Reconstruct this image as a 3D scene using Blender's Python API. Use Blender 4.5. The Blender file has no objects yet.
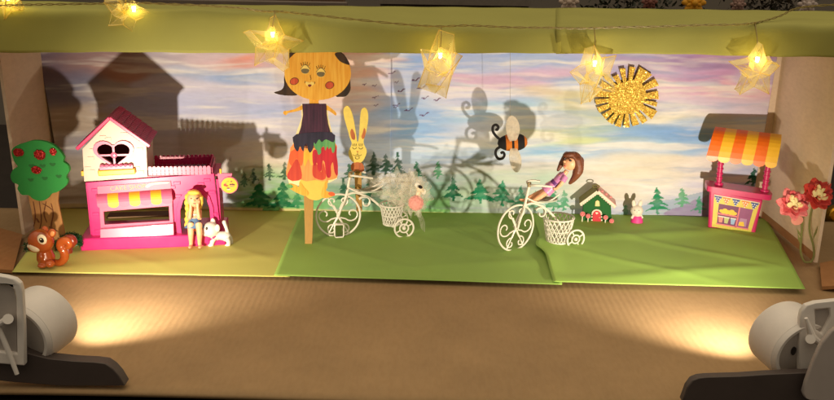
import bpy, bmesh, math, random
import numpy as np
from mathutils import Vector, Matrix, Euler, geometry
random.seed(7)
R_ = math.radians
scn = bpy.context.scene
COL = scn.collection
# ------------------------------------------------------------------ camera
W0, H0, FPX = 834.0, 400.0, 860.0
PITCH, ROLL = R_(17), R_(0.95)
CAM = Vector((0, -1.161, 0.374))
_fw = Vector((0, math.cos(PITCH), -math.sin(PITCH)))
_r0 = Vector((1, 0, 0)); _u0 = Vector((0, math.sin(PITCH), math.cos(PITCH)))
_rt = _r0*math.cos(ROLL) + _u0*math.sin(ROLL)
_up = -_r0*math.sin(ROLL) + _u0*math.cos(ROLL)
def ray(px, py):
    return (_fw*FPX + _rt*(px-W0/2) + _up*(H0/2-py))
def ground(px, py, z=0.0):
    d = ray(px, py); t = (z-CAM.z)/d.z
    return CAM + d*t
def aty(px, py, y):
    d = ray(px, py); t = (y-CAM.y)/d.y
    return CAM + d*t
def mpp(p):                                   # metres per photo pixel at a point
    return (Vector(p)-CAM).dot(_fw)/FPX
def project(X, Y, Z):
    dx, dy, dz = X-CAM.x, Y-CAM.y, Z-CAM.z
    zc = dy*_fw.y + dz*_fw.z
    return W0/2 + FPX*(dx*_rt.x+dy*_rt.y+dz*_rt.z)/zc, H0/2 - FPX*(dx*_up.x+dy*_up.y+dz*_up.z)/zc
cam_d = bpy.data.cameras.new('camera'); cam_d.sensor_width = 36; cam_d.lens = 36*FPX/W0
cam_d.clip_start = 0.01; cam_d.clip_end = 50
cam = bpy.data.objects.new('camera', cam_d); COL.objects.link(cam)
M = Matrix((( _rt.x, _up.x, -_fw.x, CAM.x), (_rt.y, _up.y, -_fw.y, CAM.y), (_rt.z, _up.z, -_fw.z, CAM.z), (0,0,0,1)))
cam.matrix_world = M; scn.camera = cam

# ------------------------------------------------------------------ materials
def lin(c):
    out = []
    for v in c[:3]:
        v = v/255.0
        out.append(v/12.92 if v <= 0.04045 else ((v+0.055)/1.055)**2.4)
    return out
def mat(name, rgb, rough=0.5, var=0.12, scale=120, bump=0.0, bscale=600, metal=0.0, spec=0.5, coat=0.0, stretch=(1,1,1), subsurf=0.0, sheen=0.0):
    """rgb as an 8-bit sRGB triple; var = depth of the mottling"""
    m = bpy.data.materials.new(name); m.use_nodes = True
    nt = m.node_tree; N = nt.nodes; L = nt.links
    b = N['Principled BSDF']
    c = lin(rgb)
    tc = N.new('ShaderNodeTexCoord'); mp = N.new('ShaderNodeMapping'); mp.inputs['Scale'].default_value = stretch
    L.new(tc.outputs['Object'], mp.inputs['Vector'])
    nz = N.new('ShaderNodeTexNoise'); nz.inputs['Scale'].default_value = scale; nz.inputs['Detail'].default_value = 5; nz.inputs['Roughness'].default_value = .62
    L.new(mp.outputs[0], nz.inputs['Vector'])
    rp = N.new('ShaderNodeValToRGB')
    rp.color_ramp.elements[0].position = .28; rp.color_ramp.elements[1].position = .72
    rp.color_ramp.elements[0].color = [max(0, v*(1-var)) for v in c]+[1]
    rp.color_ramp.elements[1].color = [min(.92, v*(1+var)) for v in c]+[1]
    L.new(nz.outputs['Fac'], rp.inputs[0]); L.new(rp.outputs[0], b.inputs['Base Color'])
    mr = N.new('ShaderNodeMapRange'); mr.inputs[3].default_value = max(.03, rough-.08); mr.inputs[4].default_value = min(1, rough+.08)
    L.new(nz.outputs['Fac'], mr.inputs[0]); L.new(mr.outputs[0], b.inputs['Roughness'])
    b.inputs['Metallic'].default_value = metal
    b.inputs['Specular IOR Level'].default_value = spec
    b.inputs['Coat Weight'].default_value = coat
    if subsurf:
        b.inputs['Subsurface Weight'].default_value = subsurf; b.inputs['Subsurface Scale'].default_value = .003
    if sheen: b.inputs['Sheen Weight'].default_value = sheen
    if bump:
        n2 = N.new('ShaderNodeTexNoise'); n2.inputs['Scale'].default_value = bscale; n2.inputs['Detail'].default_value = 4
        L.new(mp.outputs[0], n2.inputs['Vector'])
        bp = N.new('ShaderNodeBump'); bp.inputs['Strength'].default_value = bump; bp.inputs['Distance'].default_value = .001
        L.new(n2.outputs['Fac'], bp.inputs['Height']); L.new(bp.outputs[0], b.inputs['Normal'])
    return m
def cardboard(name, rgb, wave=0.35, axis='X'):
    m = mat(name, rgb, .85, .10, 14, spec=.2)
    N = m.node_tree.nodes; L = m.node_tree.links; b = N['Principled BSDF']
    tc = N['Texture Coordinate']
    wv = N.new('ShaderNodeTexWave'); wv.bands_direction = axis; wv.inputs['Scale'].default_value = 46; wv.inputs['Distortion'].default_value = .5; wv.inputs['Detail'].default_value = 2; wv.inputs['Detail Scale'].default_value = .6
    L.new(tc.outputs['Object'], wv.inputs['Vector'])
    nz = N.new('ShaderNodeTexNoise'); nz.inputs['Scale'].default_value = 700; nz.inputs['Detail'].default_value = 4
    L.new(tc.outputs['Object'], nz.inputs['Vector'])
    nm = N.new('ShaderNodeTexNoise'); nm.inputs['Scale'].default_value = 9; nm.inputs['Detail'].default_value = 3
    L.new(tc.outputs['Object'], nm.inputs['Vector'])
    mu = N.new('ShaderNodeMath'); mu.operation = 'MULTIPLY'; L.new(wv.outputs['Fac'], mu.inputs[0]); L.new(nm.outputs['Fac'], mu.inputs[1])
    b1 = N.new('ShaderNodeBump'); b1.inputs['Strength'].default_value = wave; b1.inputs['Distance'].default_value = .0012; L.new(mu.outputs[0], b1.inputs['Height'])
    b2 = N.new('ShaderNodeBump'); b2.inputs['Strength'].default_value = .12; b2.inputs['Distance'].default_value = .0005; L.new(nz.outputs['Fac'], b2.inputs['Height'])
    L.new(b1.outputs[0], b2.inputs['Normal']); L.new(b2.outputs[0], b.inputs['Normal'])
    # paper fibres and scuffs
    fb = N.new('ShaderNodeTexNoise'); fb.inputs['Scale'].default_value = 260; fb.inputs['Detail'].default_value = 6
    mp2 = N.new('ShaderNodeMapping'); mp2.inputs['Scale'].default_value = (1, .35, 1)
    L.new(tc.outputs['Object'], mp2.inputs[0]); L.new(mp2.outputs[0], fb.inputs['Vector'])
    mx = N.new('ShaderNodeMix'); mx.data_type = 'RGBA'; mx.blend_type = 'MULTIPLY'; mx.inputs[0].default_value = .5
    rp = N.new('ShaderNodeValToRGB'); rp.color_ramp.elements[0].position = .3; rp.color_ramp.elements[0].color = (.86,.84,.82,1); rp.color_ramp.elements[1].position = .6; rp.color_ramp.elements[1].color = (1,1,1,1)
    L.new(fb.outputs['Fac'], rp.inputs[0])
    old = b.inputs['Base Color'].links[0].from_socket
    L.new(old, mx.inputs[6]); L.new(rp.outputs[0], mx.inputs[7]); L.new(mx.outputs[2], b.inputs['Base Color'])
    return m
def emit(name, rgb, strength):
    m = bpy.data.materials.new(name); m.use_nodes = True
    nt = m.node_tree; nt.nodes.remove(nt.nodes['Principled BSDF'])
    e = nt.nodes.new('ShaderNodeEmission'); e.inputs[0].default_value = (*lin(rgb), 1); e.inputs[1].default_value = strength
    nt.links.new(e.outputs[0], nt.nodes['Material Output'].inputs[0]); return m
def clear_plastic(name, rgb=(255, 246, 205), transp=.5):
    m = bpy.data.materials.new(name); m.use_nodes = True
    nt = m.node_tree; N = nt.nodes; L = nt.links; b = N['Principled BSDF']
    b.inputs['Base Color'].default_value = (*lin(rgb), 1); b.inputs['Roughness'].default_value = .06
    b.inputs['Transmission Weight'].default_value = 1; b.inputs['IOR'].default_value = 1.42
    nz = N.new('ShaderNodeTexNoise'); nz.inputs['Scale'].default_value = 160; tc = N.new('ShaderNodeTexCoord'); L.new(tc.outputs['Object'], nz.inputs['Vector'])
    bp = N.new('ShaderNodeBump'); bp.inputs['Strength'].default_value = .35; bp.inputs['Distance'].default_value = .002; L.new(nz.outputs['Fac'], bp.inputs['Height']); L.new(bp.outputs[0], b.inputs['Normal'])
    tr = N.new('ShaderNodeBsdfTransparent'); tr.inputs[0].default_value = (*lin(rgb), 1)
    mx = N.new('ShaderNodeMixShader'); mx.inputs[0].default_value = transp
    L.new(b.outputs[0], mx.inputs[1]); L.new(tr.outputs[0], mx.inputs[2]); L.new(mx.outputs[0], N['Material Output'].inputs[0])
    return m
def frosted(name, rgb, alpha):
    m = bpy.data.materials.new(name); m.use_nodes = True
    nt = m.node_tree; N = nt.nodes; L = nt.links; b = N['Principled BSDF']
    b.inputs['Base Color'].default_value = (*lin(rgb), 1); b.inputs['Roughness'].default_value = .1; b.inputs['Specular IOR Level'].default_value = .9
    tl = N.new('ShaderNodeBsdfTranslucent'); tl.inputs[0].default_value = (*lin(rgb), 1)
    m1 = N.new('ShaderNodeMixShader'); m1.inputs[0].default_value = .6; L.new(b.outputs[0], m1.inputs[1]); L.new(tl.outputs[0], m1.inputs[2])
    lw = N.new('ShaderNodeLayerWeight'); lw.inputs[0].default_value = .5
    nz = N.new('ShaderNodeTexNoise'); nz.inputs['Scale'].default_value = 260; tc = N.new('ShaderNodeTexCoord'); L.new(tc.outputs['Object'], nz.inputs['Vector'])
    bp = N.new('ShaderNodeBump'); bp.inputs['Strength'].default_value = .25; bp.inputs['Distance'].default_value = .002; L.new(nz.outputs['Fac'], bp.inputs['Height']); L.new(bp.outputs[0], b.inputs['Normal'])
    ad = N.new('ShaderNodeMath'); ad.operation = 'MULTIPLY_ADD'; ad.inputs[1].default_value = .9; ad.inputs[2].default_value = alpha*.35; ad.use_clamp = True; L.new(lw.outputs['Facing'], ad.inputs[0])
    ge = N.new('ShaderNodeNewGeometry'); wn = N.new('ShaderNodeTexWhiteNoise'); sn = N.new('ShaderNodeVectorMath'); sn.operation = 'SNAP'; sn.inputs[1].default_value = (.04,.04,.04); L.new(ge.outputs['True Normal'], sn.inputs[0]); L.new(sn.outputs[0], wn.inputs['Vector'])
    fr = N.new('ShaderNodeMapRange'); fr.inputs[3].default_value = .15; fr.inputs[4].default_value = 1.0; L.new(wn.outputs['Value'], fr.inputs[0])
    ml = N.new('ShaderNodeMath'); ml.operation = 'MULTIPLY'; L.new(ad.outputs[0], ml.inputs[0]); L.new(fr.outputs[0], ml.inputs[1])
    tr = N.new('ShaderNodeBsdfTransparent'); tr.inputs[0].default_value = (1, .985, .93, 1); m2 = N.new('ShaderNodeMixShader')
    L.new(ml.outputs[0], m2.inputs[0]); L.new(tr.outputs[0], m2.inputs[1]); L.new(m1.outputs[0], m2.inputs[2]); L.new(m2.outputs[0], N['Material Output'].inputs[0])
    return m
def see_through(name, rgb, alpha, translucent=.5, scale=500):
    m = bpy.data.materials.new(name); m.use_nodes = True
    nt = m.node_tree; N = nt.nodes; L = nt.links; b = N['Principled BSDF']
    b.inputs['Base Color'].default_value = (*lin(rgb), 1); b.inputs['Roughness'].default_value = .7
    tl = N.new('ShaderNodeBsdfTranslucent'); tl.inputs[0].default_value = (*lin(rgb), 1)
    m1 = N.new('ShaderNodeMixShader'); m1.inputs[0].default_value = translucent; L.new(b.outputs[0], m1.inputs[1]); L.new(tl.outputs[0], m1.inputs[2])
    tr = N.new('ShaderNodeBsdfTransparent'); m2 = N.new('ShaderNodeMixShader')
    tc = N.new('ShaderNodeTexCoord'); nz = N.new('ShaderNodeTexNoise'); nz.inputs['Scale'].default_value = scale; nz.inputs['Detail'].default_value = 4; L.new(tc.outputs['Object'], nz.inputs['Vector'])
    mr = N.new('ShaderNodeMapRange'); mr.inputs[1].default_value = .3; mr.inputs[2].default_value = .7; mr.inputs[3].default_value = alpha*.5; mr.inputs[4].default_value = min(1, alpha*1.5); L.new(nz.outputs['Fac'], mr.inputs[0])
    L.new(mr.outputs[0], m2.inputs[0]); L.new(tr.outputs[0], m2.inputs[1]); L.new(m1.outputs[0], m2.inputs[2]); L.new(m2.outputs[0], N['Material Output'].inputs[0])
    return m
def attr_mat(name, rough=.8, grain=.07):
    m = bpy.data.materials.new(name); m.use_nodes = True
    nt = m.node_tree; N = nt.nodes; L = nt.links; b = N['Principled BSDF']; b.inputs['Roughness'].default_value = rough; b.inputs['Specular IOR Level'].default_value = .2
    at = N.new('ShaderNodeAttribute'); at.attribute_name = 'paint'
    tc = N.new('ShaderNodeTexCoord'); mp = N.new('ShaderNodeMapping'); mp.inputs['Scale'].default_value = (.3, 1, 1); L.new(tc.outputs['Object'], mp.inputs[0])
    nz = N.new('ShaderNodeTexNoise'); nz.inputs['Scale'].default_value = 300; nz.inputs['Detail'].default_value = 6; L.new(mp.outputs[0], nz.inputs['Vector'])
    rp = N.new('ShaderNodeValToRGB'); rp.color_ramp.elements[0].position = .3; rp.color_ramp.elements[0].color = (1-grain,)*3+(1,); rp.color_ramp.elements[1].position = .62; rp.color_ramp.elements[1].color = (1,1,1,1); L.new(nz.outputs['Fac'], rp.inputs[0])
    mx = N.new('ShaderNodeMix'); mx.data_type = 'RGBA'; mx.blend_type = 'MULTIPLY'; mx.inputs[0].default_value = 1
    L.new(at.outputs['Color'], mx.inputs[6]); L.new(rp.outputs[0], mx.inputs[7]); L.new(mx.outputs[2], b.inputs['Base Color'])
    n2 = N.new('ShaderNodeTexNoise'); n2.inputs['Scale'].default_value = 900; L.new(tc.outputs['Object'], n2.inputs['Vector'])
    bp = N.new('ShaderNodeBump'); bp.inputs['Strength'].default_value = .12; bp.inputs['Distance'].default_value = .0004; L.new(n2.outputs['Fac'], bp.inputs['Height']); L.new(bp.outputs[0], b.inputs['Normal'])
    return m
def glitter(name, rgb, rgb2, cell=900, metal=.9, tilt=.9):
    m = bpy.data.materials.new(name); m.use_nodes = True
    nt = m.node_tree; N = nt.nodes; L = nt.links; b = N['Principled BSDF']
    tc = N.new('ShaderNodeTexCoord'); vo = N.new('ShaderNodeTexVoronoi'); vo.inputs['Scale'].default_value = cell; L.new(tc.outputs['Object'], vo.inputs['Vector'])
    rp = N.new('ShaderNodeValToRGB'); rp.color_ramp.elements[0].color = (*lin(rgb2), 1); rp.color_ramp.elements[1].color = (*lin(rgb), 1)
    sp = N.new('ShaderNodeSeparateColor'); L.new(vo.outputs['Color'], sp.inputs[0]); L.new(sp.outputs[0], rp.inputs[0]); L.new(rp.outputs[0], b.inputs['Base Color'])
    b.inputs['Metallic'].default_value = metal; gr = N.new('ShaderNodeMapRange'); gr.inputs[1].default_value = .7; gr.inputs[2].default_value = 1; gr.inputs[3].default_value = .42; gr.inputs[4].default_value = .14; L.new(sp.outputs[1], gr.inputs[0]); L.new(gr.outputs[0], b.inputs['Roughness'])
    v1 = N.new('ShaderNodeVectorMath'); v1.operation = 'SUBTRACT'; v1.inputs[1].default_value = (.5,.5,.5); L.new(vo.outputs['Color'], v1.inputs[0])
    v2 = N.new('ShaderNodeVectorMath'); v2.operation = 'SCALE'; v2.inputs[3].default_value = tilt; L.new(v1.outputs[0], v2.inputs[0])
    ge = N.new('ShaderNodeNewGeometry'); v3 = N.new('ShaderNodeVectorMath'); v3.operation = 'ADD'; L.new(ge.outputs['Normal'], v3.inputs[0]); L.new(v2.outputs[0], v3.inputs[1])
    v4 = N.new('ShaderNodeVectorMath'); v4.operation = 'NORMALIZE'; L.new(v3.outputs[0], v4.inputs[0]); L.new(v4.outputs[0], b.inputs['Normal'])
    return m

# ------------------------------------------------------------------ mesh building
class MB:
    def __init__(s): s.bm = bmesh.new()
    def _v(s, c): return s.bm.verts.new(c)
    def _f(s, vs, mi=0):
        try:
            f = s.bm.faces.new(vs); f.material_index = mi; return f
        except ValueError: return None
    def box(s, c, d, rot=None, mi=0):
        m = rot.to_matrix() if rot else Matrix.Identity(3)
        V = [s._v(Vector(c)+m@Vector((d[0]*x/2, d[1]*y/2, d[2]*z/2))) for x in (-1,1) for y in (-1,1) for z in (-1,1)]
        for q in ((0,1,3,2),(4,6,7,5),(0,4,5,1),(2,3,7,6),(0,2,6,4),(1,5,7,3)): s._f([V[i] for i in q], mi)
        return s
    def hexa(s, a, b, mi=0):
        """a, b: two quads (front, back) of points"""
        A = [s._v(p) for p in a]; B = [s._v(p) for p in b]; n = len(A)
        s._f(A[::-1], mi); s._f(B, mi)
        for i in range(n): s._f([A[i], A[(i+1)%n], B[(i+1)%n], B[i]], mi)
        return s
    def tube(s, pts, r, n=8, closed=False, mi=0, flat=1.0):
        pts = [Vector(p) for p in pts]; k = len(pts)
        rr = r if isinstance(r, (list, tuple)) else [r]*k
        rings = []; prev = None
        for i, p in enumerate(pts):
            if closed: t = pts[(i+1)%k]-pts[i-1]
            else: t = pts[min(i+1, k-1)]-pts[max(i-1, 0)]
            if t.length < 1e-9: t = Vector((0,0,1))
            t.normalize()
            if prev is None:
                a = Vector((0,0,1)) if abs(t.z) < .9 else Vector((1,0,0))
                nrm = t.cross(a).normalized()
            else:
                nrm = prev - t*prev.dot(t)
                if nrm.length < 1e-6: nrm = t.cross(Vector((1,0,.3)))
                nrm.normalize()
            prev = nrm; bn = t.cross(nrm)
            rings.append([s._v(p+(nrm*math.cos(2*math.pi*j/n)+bn*math.sin(2*math.pi*j/n)*flat)*rr[i]) for j in range(n)])
        for i in range(k if closed else k-1):
            A, B = rings[i], rings[(i+1)%k]
            for j in range(n): s._f([A[j], A[(j+1)%n], B[(j+1)%n], B[j]], mi)
        if not closed:
            s._f(rings[0][::-1], mi); s._f(rings[-1], mi)
        return s
    def ell(s, c, rad, rot=None, seg=18, mi=0):
        if not isinstance(rad, (tuple, list)): rad = (rad,)*3
        m = rot.to_matrix() if rot else Matrix.Identity(3); rg = seg//2+1
        c = Vector(c)
        top = s._v(c+m@Vector((0,0,rad[2]))); bot = s._v(c-m@Vector((0,0,rad[2]))); rows = []
        for i in range(1, rg):
            th = math.pi*i/rg
            rows.append([s._v(c+m@Vector((rad[0]*math.sin(th)*math.cos(2*math.pi*j/seg), rad[1]*math.sin(th)*math.sin(2*math.pi*j/seg), rad[2]*math.cos(th)))) for j in range(seg)])
        for j in range(seg):
            s._f([top, rows[0][j], rows[0][(j+1)%seg]], mi); s._f([bot, rows[-1][(j+1)%seg], rows[-1][j]], mi)
        for i in range(len(rows)-1):
            for j in range(seg): s._f([rows[i][j], rows[i+1][j], rows[i+1][(j+1)%seg], rows[i][(j+1)%seg]], mi)
        return s
    def prism(s, outer, t0, t1, holes=(), mp=None, mi=0):
        """polygon in (a,b) extruded from t0 to t1; mp(a,b,t)->xyz, default x,z plane along y"""
        mp = mp or (lambda a, b, t: (a, t, b))
        loops = [[Vector((p[0], p[1], 0)) for p in l] for l in [outer, *holes]]
        flat = [p for l in loops for p in l]
        tris = geometry.tessellate_polygon(loops)
        A = [s._v(mp(p.x, p.y, t0)) for p in flat]; B = [s._v(mp(p.x, p.y, t1)) for p in flat]
        for t in tris:
            s._f([A[i] for i in t], mi); s._f([B[i] for i in reversed(t)], mi)
        o = 0
        for l in loops:
            n = len(l)
            for i in range(n): s._f([A[o+i], A[o+(i+1)%n], B[o+(i+1)%n], B[o+i]], mi)
            o += n
        return s
    def lathe(s, prof, n=32, mtx=None, mi=0, cap=True):
        """prof [(r,h)], axis z of mtx"""
        mtx = mtx or Matrix.Identity(4); rings = []
        for r, h in prof:
            rings.append([s._v(mtx@Vector((r*math.cos(2*math.pi*j/n), r*math.sin(2*math.pi*j/n), h))) for j in range(n)])
        for a, b in zip(rings, rings[1:]):
            for j in range(n): s._f([a[j], a[(j+1)%n], b[(j+1)%n], b[j]], mi)
        if cap: s._f(rings[0][::-1], mi); s._f(rings[-1], mi)
        return s
    def sheet(s, fn, nu, nv, mi=0):
        V = [[s._v(fn(i/nu, j/nv)) for j in range(nv+1)] for i in range(nu+1)]
        for i in range(nu):
            for j in range(nv): s._f([V[i][j], V[i+1][j], V[i+1][j+1], V[i][j+1]], mi)
        return s
    def build(s, name, mats, parent=None, smooth=35, bevel=0, voxel=0, smooth_it=6, solid=0, seg=2, subsurf=0):
        bmesh.ops.recalc_face_normals(s.bm, faces=s.bm.faces)
        me = bpy.data.meshes.new(name); s.bm.to_mesh(me); s.bm.free()
        o = bpy.data.objects.new(name, me); COL.objects.link(o)
        for m in (mats if isinstance(mats, (list, tuple)) else [mats]): me.materials.append(m)
        if smooth or voxel:
            for p in me.polygons: p.use_smooth = True
            if not voxel and smooth < 180: me.set_sharp_from_angle(angle=R_(smooth))
        if solid:
            md = o.modifiers.new('solid', 'SOLIDIFY'); md.thickness = solid; md.offset = 0
        if bevel:
            md = o.modifiers.new('bevel', 'BEVEL'); md.width = bevel; md.segments = seg; md.limit_method = 'ANGLE'; md.angle_limit = R_(40)
        if voxel:
            md = o.modifiers.new('remesh', 'REMESH'); md.mode = 'VOXEL'; md.voxel_size = voxel; md.use_smooth_shade = True
            md = o.modifiers.new('smooth', 'SMOOTH'); md.iterations = smooth_it; md.factor = .5
        if subsurf:
            md = o.modifiers.new('sub', 'SUBSURF'); md.levels = subsurf; md.render_levels = subsurf
        if parent: o.parent = parent
        return o
def tag(o, label=None, cat=None, group=None, kind=None):
    if label: o['label'] = label
    if cat: o['category'] = cat
    if group: o['group'] = group
    if kind: o['kind'] = kind
    return o
def thing(name, label, cat, loc, yaw=0, group=None):
    o = bpy.data.objects.new(name, None); COL.objects.link(o); o.empty_display_size = .01
    o.location = loc; o.rotation_euler = (0, 0, yaw)
    return tag(o, label, cat, group)
class Fr:
    """a prop's own frame: base point, heading, backward lean and the size of one photo pixel at its distance"""
    def __init__(f, base, yaw=0, lean=0):
        f.o = Vector(base); f.yaw = yaw; f.lean = lean; f.s = mpp(base)
        f.R = Euler((-lean, 0, yaw)).to_matrix(); f.Rt = f.R.transposed(); f.n = f.R@Vector((0, 1, 0))
    def p(f, px, py, off=0.0):
        d = ray(px, py); q = f.o + f.n*off*f.s
        t = (q-CAM).dot(f.n)/d.dot(f.n)
        return f.Rt@(CAM+d*t-f.o)
    def xz(f, px, py, off=0.0):
        v = f.p(px, py, off); return (v.x, v.z)
    def poly(f, pts, off=0.0): return [f.xz(a, b, off) for a, b in pts]
    def thing(f, name, label, cat, group=None):
        o = thing(name, label, cat, f.o, f.yaw, group); o.rotation_euler = (-f.lean, 0, f.yaw); return o
def smooth_closed(pts, k=5):
    """Catmull-Rom through a closed outline"""
    n = len(pts); out = []
    for i in range(n):
        p0, p1, p2, p3 = (Vector(pts[(i+j-1) % n]) for j in range(4))
        for q in range(k):
            t = q/k
            out.append(tuple(.5*((2*p1)+(p2-p0)*t+(2*p0-5*p1+4*p2-p3)*t*t+(3*p1-p0-3*p2+p3)*t**3)))
    return out
def smooth_open(pts, k=6):
    n = len(pts); out = []
    P = [Vector(p) for p in pts]
    for i in range(n-1):
        p0 = P[max(i-1, 0)]; p1 = P[i]; p2 = P[i+1]; p3 = P[min(i+2, n-1)]
        for q in range(k):
            t = q/k
            out.append(.5*((2*p1)+(p2-p0)*t+(2*p0-5*p1+4*p2-p3)*t*t+(3*p1-p0-3*p2+p3)*t**3))
    out.append(P[-1]); return out
def oval(cx, cy, rx, ry, n=24, rot=0):
    c, s = math.cos(rot), math.sin(rot)
    return [(cx+rx*math.cos(a)*c-ry*math.sin(a)*s, cy+rx*math.cos(a)*s+ry*math.sin(a)*c) for a in [2*math.pi*i/n for i in range(n)]]
def text_mesh(name, txt, size, m, parent, loc, rot=(R_(90), 0, 0), extrude=.00015):
    cu = bpy.data.curves.new(name, 'FONT'); cu.body = txt; cu.size = size; cu.align_x = 'CENTER'; cu.align_y = 'CENTER'; cu.extrude = extrude
    tmp = bpy.data.objects.new(name+'_tmp', cu); COL.objects.link(tmp)
    dg = bpy.context.evaluated_depsgraph_get(); me = bpy.data.meshes.new_from_object(tmp.evaluated_get(dg))
    bpy.data.objects.remove(tmp)
    o = bpy.data.objects.new(name, me); COL.objects.link(o); me.materials.clear(); me.materials.append(m)
    o.location = loc; o.rotation_euler = rot; o.parent = parent
    return o

# ------------------------------------------------------------------ noise for hand painting
rng = np.random.default_rng(11)
def vnoise(u, v, su, sv, octaves=3, seed=0):
    out = np.zeros_like(u); amp = 1.0; tot = 0
    for o in range(octaves):
        g = np.random.default_rng(seed*31+o).random((257, 257))
        a = u/su*(2**o)+17.3*o; b = v/sv*(2**o)+9.1*o
        ia = np.floor(a).astype(int); ib = np.floor(b).astype(int); fa = a-ia; fb = b-ib
        fa = fa*fa*(3-2*fa); fb = fb*fb*(3-2*fb); ia %= 256; ib %= 256
        out += amp*((g[ia, ib]*(1-fa)+g[ia+1, ib]*fa)*(1-fb)+(g[ia, ib+1]*(1-fa)+g[ia+1, ib+1]*fa)*fb)
        tot += amp; amp *= .55
    return out/tot
def inside(u, v, poly):
    m = np.zeros(u.shape, bool); n = len(poly)
    for i in range(n):
        x1, y1 = poly[i]; x2, y2 = poly[(i+1) % n]
        if y1 == y2: continue
        c = ((y1 > v) != (y2 > v)) & (u < (x2-x1)*(v-y1)/(y2-y1)+x1)
        m ^= c
    return m
# ------------------------------------------------------------------ room: table, wall behind
M_table = mat('dark_table', (34, 26, 22), .55, .25, 30, bump=.1)
M_wall = mat('room_wall', (128, 120, 110), .9, .08, 8)
M_card = cardboard('cardboard_brown', (162, 134, 98), .14)
M_cardv = cardboard('cardboard_wall', (236, 214, 190), .08)
M_cardd = cardboard('cardboard_inner', (170, 124, 82), .2)
t = MB().box((0, -.25, -.034), (3.2, 1.7, .04)).build('table', M_table, bevel=.004); tag(t, kind='structure')
w = MB().box((0, .72, .6), (4.2, .04, 1.6)).build('wall', M_wall); tag(w, kind='structure')
f_ = MB().box((0, 0, -.76), (6, 6, .02)).build('floor', mat('room_floor', (70, 60, 52), .7)); tag(f_, kind='structure')

# ------------------------------------------------------------------ the cardboard box
XL, XR = -.507, .492
box_t = thing('cardboard_box', 'open brown cardboard box lying on its side as a stage, with a long front flap', 'box', (0, 0, 0))
TH = .004
MB().box((-.005, .0065, .14), (1.01, TH, .28)).build('back_panel', M_cardv, box_t)
def quadplate(a, b, c, d, th, name, m, yn=None):
    A = [Vector(p) for p in (a, b, c, d)]; n = (A[1]-A[0]).cross(A[3]-A[0]).normalized()*th
    return MB().hexa([p for p in A], [p+n for p in A]).build(name, m, box_t, smooth=0)
# floor and front flap: one gently bowed sheet, slightly uneven front edge
def floor_fn(u, v):
    x = -.80+1.6*u; y = .004-(.512+.003*math.sin(x*5)-.006*x)*v
    z = -.0012 + .0016*math.sin(x*9+y*4)*max(0, (-y-.28))/.2 - .0015
    z -= .0035
    return (x, y, z)
fl = MB().sheet(floor_fn, 60, 40).build('floor_panel', M_card, box_t, smooth=180)
md = fl.modifiers.new('solid', 'SOLIDIFY'); md.thickness = .004; md.offset = 0
# crease where the flap folds away from the floor
# side walls
yl, yr = ground(35, 235).y, ground(818, 263).y
quadplate((XL, .004, .0005), (XL, yl, .0005), (XL-.004, yl, .278), (XL-.004, .004, .278), -.004, 'side_panel', M_cardv)
quadplate((XR, .004, .0005), (XR, yr, .0005), (XR, yr, .278), (XR, .004, .278), .004, 'side_panel', M_cardv)
# brown inner strip on the right wall, outer side flaps lying low in front
a = aty(770, 196, 0); b = aty(816, 238, yr)
MB().hexa([(XR-.0045, -.002, .001), (XR-.0045, yr+.004, .001), (XR-.003, yr+.004, b.z), (XR-.003, -.002, a.z)],
          [(XR-.002, -.002, .001), (XR-.002, yr+.004, .001), (XR-.0005, yr+.004, b.z), (XR-.0005, -.002, a.z)]).build('inner_strip', M_cardd, box_t, smooth=0)
quadplate((XL+.002, yl-.002, .0012), (-.462, -.243, .0012), (-.60, -.30, .035), (-.66, yl-.01, .052), .004, 'side_flap', M_cardd)
quadplate((XR+.001, yr-.003, .0012), (.462, -.252, .0012), (.60, -.30, .035), (.64, yr-.02, .045), -.004, 'side_flap', M_cardd)

# top panel hidden under green paper; front lip
YF = -.20
def zfold(x):                                   # the lip sags towards the middle
    px = W0/2 + x*FPX/.92
    return float(np.interp(px, [-60, 0, 200, 265, 420, 600, 750, 900], [10, 9, 10, 13, 26, 27, 25, 24]))
def lip(px): return aty(px, zfold(aty(px, 30, YF).x), YF)
def edge_pts(px):
    top = aty(px, float(np.interp(px, [-80, 0, 160, 560, 750, 900], [-1, .5, 4.5, 8.5, 11, 13])), .012)
    fold = aty(px, float(np.interp(px, [-80, 0, 200, 265, 420, 600, 750, 920], [10, 9, 10, 14, 26, 27, 25, 24])), YF)
    bot = aty(px, float(np.interp(px, [-80, 0, 300, 420, 560, 700, 834, 920], [51, 52.5, 53, 53, 54, 55.5, 58, 60])), YF-.002)
    return top, fold, bot
def wrap(px, s):
    """s 0..1 from the back edge over the fold to the lower edge"""
    top, fold, bot = edge_pts(px)
    d1 = (fold-top).length; d2 = (bot-fold).length
    r = .012
    a = fold+(top-fold).normalized()*r; b = fold+(bot-fold).normalized()*r
    if s < .4: p = top.lerp(a, s/.4)
    elif s < .7:
        t_ = (s-.4)/.3; p = a*(1-t_)**2+fold*2*t_*(1-t_)+b*t_*t_
    else: p = b.lerp(bot, (s-.7)/.3)
    return p
def wrap_sheet(px0, px1, off, seed):
    def fn(u, v):
        px = px0+(px1-px0)*u; p = wrap(px, v)
        k = .0012*math.sin(px*.031+seed)*math.sin(v*5)+.0007*math.sin(px*.11+seed*2+v*7)
        return p+Vector((0, -off-k*.7, off*.6+k*.5))
    return fn
M_olive = mat('olive_green_paper', (166, 164, 88), .75, .06, 10, bump=.08, bscale=900, spec=.25)
s1 = MB().sheet(wrap_sheet(-90, 561, .0004, 1), 90, 34).build('green_paper', M_olive, smooth=180, solid=.0006)
tag(s1, 'longer olive green paper over the top lip of the box, left of the seam', 'paper', 'green papers over the box lip')
s2 = MB().sheet(wrap_sheet(556, 930, .0016, 3.1), 60, 34).build('green_paper', M_olive, smooth=180, solid=.0006)
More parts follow.
